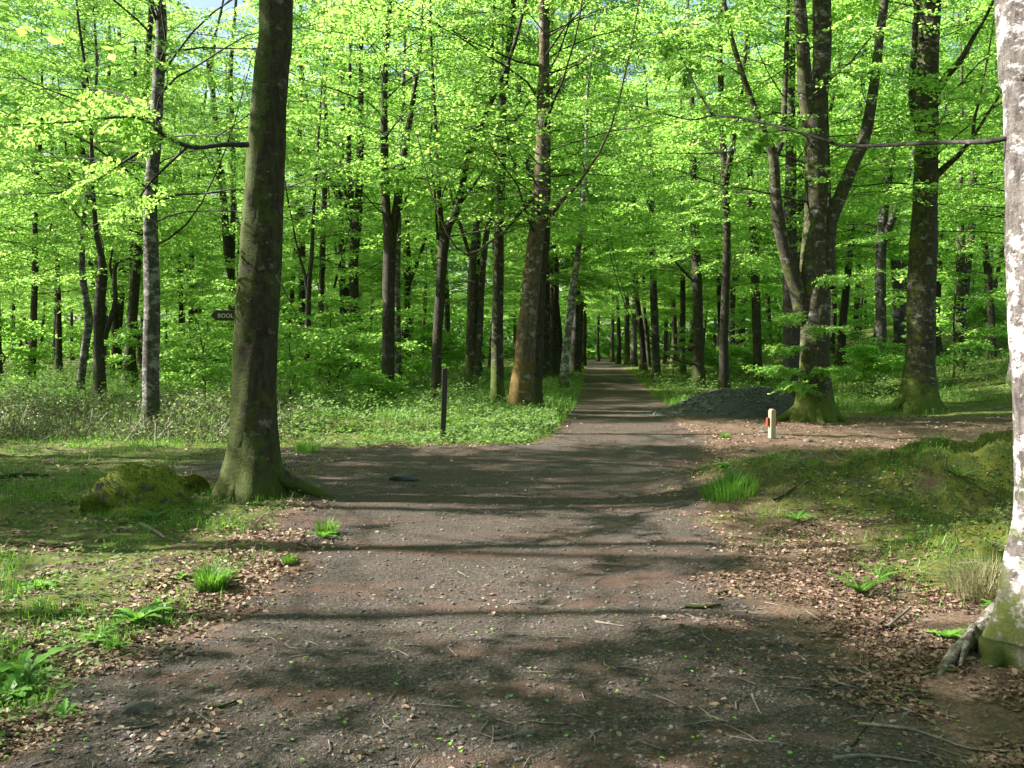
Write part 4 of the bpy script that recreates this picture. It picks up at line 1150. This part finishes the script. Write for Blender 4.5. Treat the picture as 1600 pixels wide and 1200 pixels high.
# ------------------------------------------------------------------ sign, posts
def simple_mat(name, c0, c1, sc=(8, 8, 60), rough=.8):
    m, n, b = newmat(name); tc = N(n, 'ShaderNodeTexCoord')
    mp = N(n, 'ShaderNodeMapping'); mp.inputs['Scale'].default_value = sc; n.links.new(tc.outputs['Object'], mp.inputs[0])
    f = noise(n, mp.outputs[0], 3, 5, .6)
    n.links.new(mix(n, f, c0, c1), b.inputs['Base Color']); b.inputs['Roughness'].default_value = rough
    bump(n, f, .3, .004, b); return m
M_signwood = simple_mat('dark_stained_wood', (.022, .016, .011), (.05, .037, .026), (10, 60, 60))
M_post = simple_mat('weathered_dark_wood', (.018, .014, .010), (.045, .035, .026), (60, 60, 6))
M_palewood = simple_mat('pale_sawn_wood', (.30, .235, .14), (.46, .37, .24), (50, 50, 5))
M_white = simple_mat('cream_letter_paint', (.55, .56, .46), (.72, .73, .62))
M_red = simple_mat('red_painted_panel', (.20, .025, .018), (.30, .04, .028))

def prism(mb, outline, t0, t1, ax=1):
    """outline in x,z; thickness along y from t0 to t1"""
    o = np.array(outline, float); n_ = len(o)
    V = np.concatenate([np.stack([o[:, 0], np.full(n_, t0), o[:, 1]], 1), np.stack([o[:, 0], np.full(n_, t1), o[:, 1]], 1)])
    i = np.arange(n_); j = (i + 1) % n_
    mb.add(V, np.stack([i, j, j + n_, i + n_], 1)); mb.add(np.zeros((0, 3)), np.array([i[::-1]]) - 0 - mb.n + (mb.n - 2 * n_)); mb.add(np.zeros((0, 3)), np.array([i + n_]) - mb.n + (mb.n - 2 * n_))

def bevel(o, wdt, seg=2):
    md = o.modifiers.new('bevel', 'BEVEL'); md.width = wdt; md.segments = seg; md.limit_method = 'ANGLE'

ds = 17.2
A = at(331, 493, ds)
post_x = at(392, 493, ds)
fx_, fy_ = post_x[0], post_x[1]; fz_ = float(gz(fx_, fy_))
sg = empty('fingerpost', (fx_, fy_, fz_)); tag(sg, 'dark wooden arrow sign lettered BOOL pointing left, half behind the big trunk', 'signpost')
mb = MB(); hz = A[2] - fz_
prism(mb, [(-.055, -.3), (.055, -.3), (.055, hz + .16), (0, hz + .2), (-.055, hz + .16)], -.05, .05)
o = mb.build('post', M_post, sg, smooth=False); bevel(o, .006)
lx0 = A[0] - fx_; hh_ = 16.5 / F * ds / 2
mb = MB(); prism(mb, [(lx0, hz), (lx0 + .10, hz - hh_), (.08, hz - hh_), (.08, hz + hh_), (lx0 + .10, hz + hh_)], -.082, -.053)
fb = mb.build('finger_board', M_signwood, sg, smooth=False); bevel(fb, .003)
cu = bpy.data.curves.new('lettering', 'FONT'); cu.body = 'BOOL'; cu.size = .108; cu.extrude = .002; cu.space_character = 1.05; cu.offset = .0006
co = bpy.data.objects.new('lettering_curve', cu); S.collection.objects.link(co)
dg = bpy.context.evaluated_depsgraph_get(); me = bpy.data.meshes.new_from_object(co.evaluated_get(dg))
bpy.data.objects.remove(co); me.materials.clear(); me.materials.append(M_white)
lo = bpy.data.objects.new('lettering', me); S.collection.objects.link(lo); lo.parent = fb
lo.rotation_euler = (math.pi / 2, 0, 0); lo.location = (at(342.3, 493, ds)[0] - fx_, -.0845, hz - .042)

# tall thin dark stake
p, d = on_ground(691, 688)
sk = empty('wooden_stake', p); tag(sk, 'tall thin dark wooden stake standing at the edge of the side path', 'stake')
hgt = 112 / F * d; lean = 5 / F * d; wdt = 8 / F * d / 2
mb = MB(); prism(mb, [(-wdt, -.25), (wdt, -.25), (wdt + lean, hgt - .02), (wdt * .4 + lean, hgt + .015), (-wdt + lean, hgt)], -wdt, wdt)
o = mb.build('stake_shaft', M_post, sk, smooth=False); bevel(o, .006)
mb = MB(); prism(mb, [(lean - wdt * 1.05, hgt - .16), (lean + wdt * 1.05, hgt - .16), (lean + wdt * 1.05, hgt - .12), (lean - wdt * 1.05, hgt - .12)], -wdt * 1.06, wdt * 1.06)
mb.build('band', M_signwood, sk, smooth=False)

# marker post with red panels
p, d = on_ground(1206, 684)
mk = empty('marker_post', p, math.radians(16)); tag(mk, 'short pale wooden marker post with red panels on its sides', 'marker post')
hgt = 45 / F * d; w2 = .047
mb = MB(); prism(mb, [(-w2, -.2), (w2, -.2), (w2, hgt - .015), (w2 * .3, hgt), (-w2 * .6, hgt), (-w2, hgt - .03)], -w2, w2)
o = mb.build('post', M_palewood, mk, smooth=False); bevel(o, .008)
for s_ in (-1, 1):
    mb = MB(); x0 = s_ * (w2 + .002); x1 = s_ * (w2 + .045)
    a, b_ = min(x0, x1), max(x0, x1)
    prism(mb, [(a, hgt * .42), (b_, hgt * .42), (b_, hgt * .70), (a, hgt * .70)], -w2 * .2, w2 * .9)
    o = mb.build('red_panel', M_red, mk, smooth=False); bevel(o, .003)

# ------------------------------------------------------------------ single plants
def grass_tuft(px, py, n_, h, r, label, mat=None, lean=.5, wd=.004):
    p, d = on_ground(px, py); rg = np.random.RandomState(int(px + py))
    a = rg.rand(n_) * 6.28; q = r * np.sqrt(rg.rand(n_)) * .55
    mb = MB(); X = p[0] + np.cos(a) * q; Y = p[1] + np.sin(a) * q
    blades(mb, X, Y, h * rg.uniform(.5, 1.15, n_) * (1 - .35 * q / r), rg, wd, lean, adir=a + rg.normal(0, .5, n_))
    for v in mb.v: v -= p.astype(np.float32)
    o = mb.build('grass_tuft', mat or M_grass, smooth=False); o.location = p
    tag(o, label, 'grass tuft')
grass_tuft(330, 922, 520, .19, .17, 'round bright green grass tuft at the edge of the path, in full sun')
grass_tuft(510, 835, 150, .17, .16, 'small upright grass tuft on the left path edge below the side root')
grass_tuft(1140, 770, 500, .24, .5, 'wide grass tuft at the low left end of the mossy bank')
grass_tuft(1535, 930, 420, .27, .34, 'pale dry grass tuft leaning at the foot of the white mottled trunk', M_dry, 1.0, .002)
grass_tuft(1132, 684, 160, .12, .14, 'tiny grass tuft in the sunlit litter left of the marker post')
grass_tuft(452, 880, 120, .09, .1, 'tiny grass tuft in the sunny litter between the big trunk and the round tuft')
grass_tuft(480, 706, 260, .25, .35, 'tall grass tuft at the far edge of the side path, right of the big trunk')
grass_tuft(1590, 1000, 200, .2, .25, 'short green grass tuft against the root of the white mottled trunk')

def weed(px, py, k, ln, wd, label, name='broadleaf_weed'):
    """rosette of long lobed leaves"""
    p, d = on_ground(px, py); rg = np.random.RandomState(int(px * 3 + py)); mb = MB()
    for i in range(k):
        a = i * 2.4 + rg.uniform(-.3, .3); l = ln * rg.uniform(.6, 1.1); el = rg.uniform(.35, 1.1)
        ns = 9; prev = None; V = []
        for j in range(ns):
            t = j / (ns - 1)
            r = l * t * math.cos(el * (1 - .6 * t)); z = l * (math.sin(el) * t - .45 * t * t) + .01
            wv = wd * (math.sin(math.pi * min(1, t * .9 + .06)) ** .8) * (1 + .35 * ((j % 2) * 2 - 1)) * (t > .02) + .002
            c = np.array([math.cos(a) * r, math.sin(a) * r, max(z, .01)]); s_ = np.array([-math.sin(a), math.cos(a), 0])
            V += [c - s_ * wv + [0, 0, wv * .3], c, c + s_ * wv + [0, 0, wv * .3]]
        Fq = []
        for j in range(ns - 1):
            for q in (0, 1): Fq.append([j * 3 + q, j * 3 + q + 1, (j + 1) * 3 + q + 1, (j + 1) * 3 + q])
        mb.add(np.array(V), np.array(Fq), np.full(len(Fq), rg.uniform(.2, .9)))
    o = mb.build(name, M_weed, smooth=False); o.location = p; tag(o, label, 'weed')
weed(35, 1062, 13, .30, .028, 'large rosette of long toothed leaves at the left edge, nearest the bottom')
weed(12, 1095, 8, .20, .03, 'low rosette partly hidden under the large toothed one at the left edge')
weed(215, 975, 11, .22, .022, 'pale-leaved rosette in the sunny litter left of the path')
weed(250, 960, 7, .17, .02, 'smaller rosette touching the right side of the pale-leaved one')
weed(150, 1005, 9, .15, .014, 'sprawling small weed between the two big rosettes at the left')
weed(180, 1015, 8, .12, .012, 'tiny weed below the pale-leaved rosette')
weed(285, 905, 6, .10, .012, 'small bright weed just left of the round grass tuft')
weed(352, 905, 8, .14, .012, 'yellow-green weed touching the right side of the round grass tuft')
weed(100, 1120, 7, .09, .012, 'seedling weed low in the brown soil at the lower left')
weed(505, 842, 7, .16, .016, 'leafy weed at the foot of the small upright tuft on the left path edge')
weed(1560, 960, 8, .14, .018, 'broad-leaved weed near the dry grass by the white mottled trunk')
weed(1480, 1000, 6, .13, .02, 'green weed in the dead leaves left of the pale root')
weed(1130, 730, 8, .12, .02, 'small weed at the top of the wide grass tuft on the bank')
weed(1245, 815, 10, .18, .014, 'spiky weed on the near face of the mossy bank')
weed(60, 920, 9, .16, .014, 'feathery weed in the shaded grass at the left edge')

def fern(px, py, k, ln, label, az=(0, 6.28)):
    p, d = on_ground(px, py); rg = np.random.RandomState(int(px)); P = []; D = []; Nn = []; sz = []; st_ = MB()
    for i in range(k):
        a = az[0] + (az[1] - az[0]) * (i + rg.rand() * .6) / k; l = ln * rg.uniform(.7, 1.1); el = rg.uniform(.85, 1.3); L_ = []
        for j in range(22):
            t = (j + 1) / 22.; e = el * (1 - t * 1.15)
            q = np.array([math.cos(a), math.sin(a), 0]) * l * t * .9 + np.array([0, 0, l * (math.sin(el) * t - .42 * t * t)]); L_.append(q)
            for s_ in (-1, 1):
                P.append(q); D.append(np.array([-math.sin(a) * s_ + .35 * math.cos(a), math.cos(a) * s_ + .35 * math.sin(a), -.12])); Nn.append([0, 0, 1.])
                sz.append(l * .19 * math.sin(math.pi * min(1, .12 + t * .88)) ** .7 + .004)
        tube(st_, [np.zeros(3)] + L_[::4], np.linspace(.004, .001, 1 + len(L_[::4])), 4)
    P = np.array(P); D = np.array(D); Nn = np.array(Nn); sz = np.array(sz); mb = MB(); n_ = len(P)
    D /= np.linalg.norm(D, axis=1)[:, None]; Sd = np.cross(Nn, D)
    s = sz[:, None]; wv = ln * .016
    V = np.stack([P - Sd * wv, P + Sd * wv, P + D * s * .6 + Sd * wv, P + D * s, P + D * s * .6 - Sd * wv], 1).reshape(-1, 3)
    mb.add(V, np.arange(n_)[:, None] * 5 + np.array([[0, 1, 2, 3, 4]]), rg.uniform(.2, .8, n_))
    t = empty('fern', p); tag(t, label, 'fern'); mb.build('fronds', M_grass, t, smooth=False); st_.build('stalks', M_weed, t)
fern(1345, 925, 8, .22, 'green fern on the near mossy hump at the right')
fern(1372, 905, 6, .18, 'second smaller fern close behind the green one on the near mossy hump', (-1, 2.5))
fern(238, 812, 8, .24, 'small fern in front of the large mossy rock')
fern(1500, 745, 5, .22, 'small fern under the overhang of the mossy bank')

# ------------------------------------------------------------------ sticks
def stick(pts, r, label, mat='grey', fork=None, lift=.0):
    W = [on_ground(x, y)[0] for (x, y) in pts]; c = W[0].copy()
    Q = [w_ - c + np.array([0, 0, r * .9 + lift]) for w_ in W]
    Q, q = smooth_line(Q, np.linspace(r, r * .45, len(Q)), 5)
    for i in range(len(Q)):
        gg = float(gz(Q[i][0] + c[0], Q[i][1] + c[1])) - c[2]; Q[i][2] = max(Q[i][2], gg + r * .7)
    mb = MB(); tube(mb, Q, q, 7, .35, int(pts[0][0]) % 30)
    o = mb.build('stick', BARK[mat], smooth=True); o.location = c; tag(o, label, 'stick')
stick([(220, 822), (240, 832), (258, 845)], .022, 'short pale broken branch lying below the large mossy rock', 'dead')
stick([(1292, 1045), (1340, 1050), (1400, 1075), (1450, 1086)], .009, 'long thin pale stick at the lower right, topmost of the scattered ones', 'dead')
stick([(1400, 1107), (1435, 1120), (1462, 1135)], .009, 'short pale stick below the long topmost one at the lower right', 'dead')
stick([(1340, 1133), (1400, 1140), (1470, 1160), (1530, 1175), (1590, 1180)], .008, 'bent grey stick running towards the lower right corner', 'dead')
stick([(1300, 1190), (1370, 1187), (1440, 1196)], .009, 'pale stick lying along the very bottom edge at the right', 'dead')
stick([(1070, 950), (1100, 952), (1126, 948)], .016, 'dark short stick on the right margin of the path', 'dark')
stick([(1120, 930), (1140, 925), (1165, 930)], .010, 'dark stick just above the short one on the right margin', 'dark')
stick([(1210, 786), (1230, 775), (1248, 762)], .014, 'dark bent stick on the moss of the bank', 'dark', lift=.02)
stick([(1385, 992), (1405, 975), (1422, 960)], .013, 'stubby grey stick between the fern and the pale root', 'dead', lift=.03)
stick([(1175, 1088), (1182, 1105), (1190, 1120)], .006, 'thin pale twig upright in the picture right of the path, above dark gravel', 'dead')
stick([(930, 973), (955, 977), (975, 980)], .007, 'straight thin pale twig in the middle right of the path', 'dead')
stick([(175, 1142), (215, 1140), (245, 1135)], .007, 'thin pale stick with a hooked end in the lower left soil', 'dead')
stick([(325, 1108), (350, 1105), (375, 1095)], .010, 'dark stick on the reddish debris left of the path centre', 'dark')
stick([(-10, 752), (30, 745), (75, 746)], .03, 'dark fallen branch in the shaded grass at the left edge', 'dark')
stick([(1330, 1170), (1350, 1140), (1375, 1110)], .006, 'crossing thin brown twig among the scattered sticks', 'dark')
stick([(1500, 1050), (1470, 1053), (1435, 1058)], .010, 'dark twig under the tip of the pale root', 'dark')
stick([(1555, 640), (1575, 636), (1600, 632)], .02, 'pale fallen stick on the far flat ground beside the white trunk', 'dead')
# tiny twigs everywhere
tg = MB(); x, y = frustum_pts(1500, 3.0, 14, ru); ok = ru.rand(len(x)) < .25 + .75 * (1 - path_mask(x, y)); x, y = x[ok], y[ok]
for i in range(len(x)):
    a = ru.rand() * 6.28; l = ru.uniform(.04, .22); P = []
    for t in (0, .5, 1):
        X = x[i] + math.cos(a) * l * t; Y = y[i] + math.sin(a) * l * t; a += ru.normal(0, .25)
        P.append((X, Y, float(gz(X, Y)) + .008))
    tube(tg, P, [.0035, .003, .0015], 4)
tag(tg.build('twig_litter', M_dead), 'thin broken twigs strewn over the soil', 'twigs', kind='stuff')
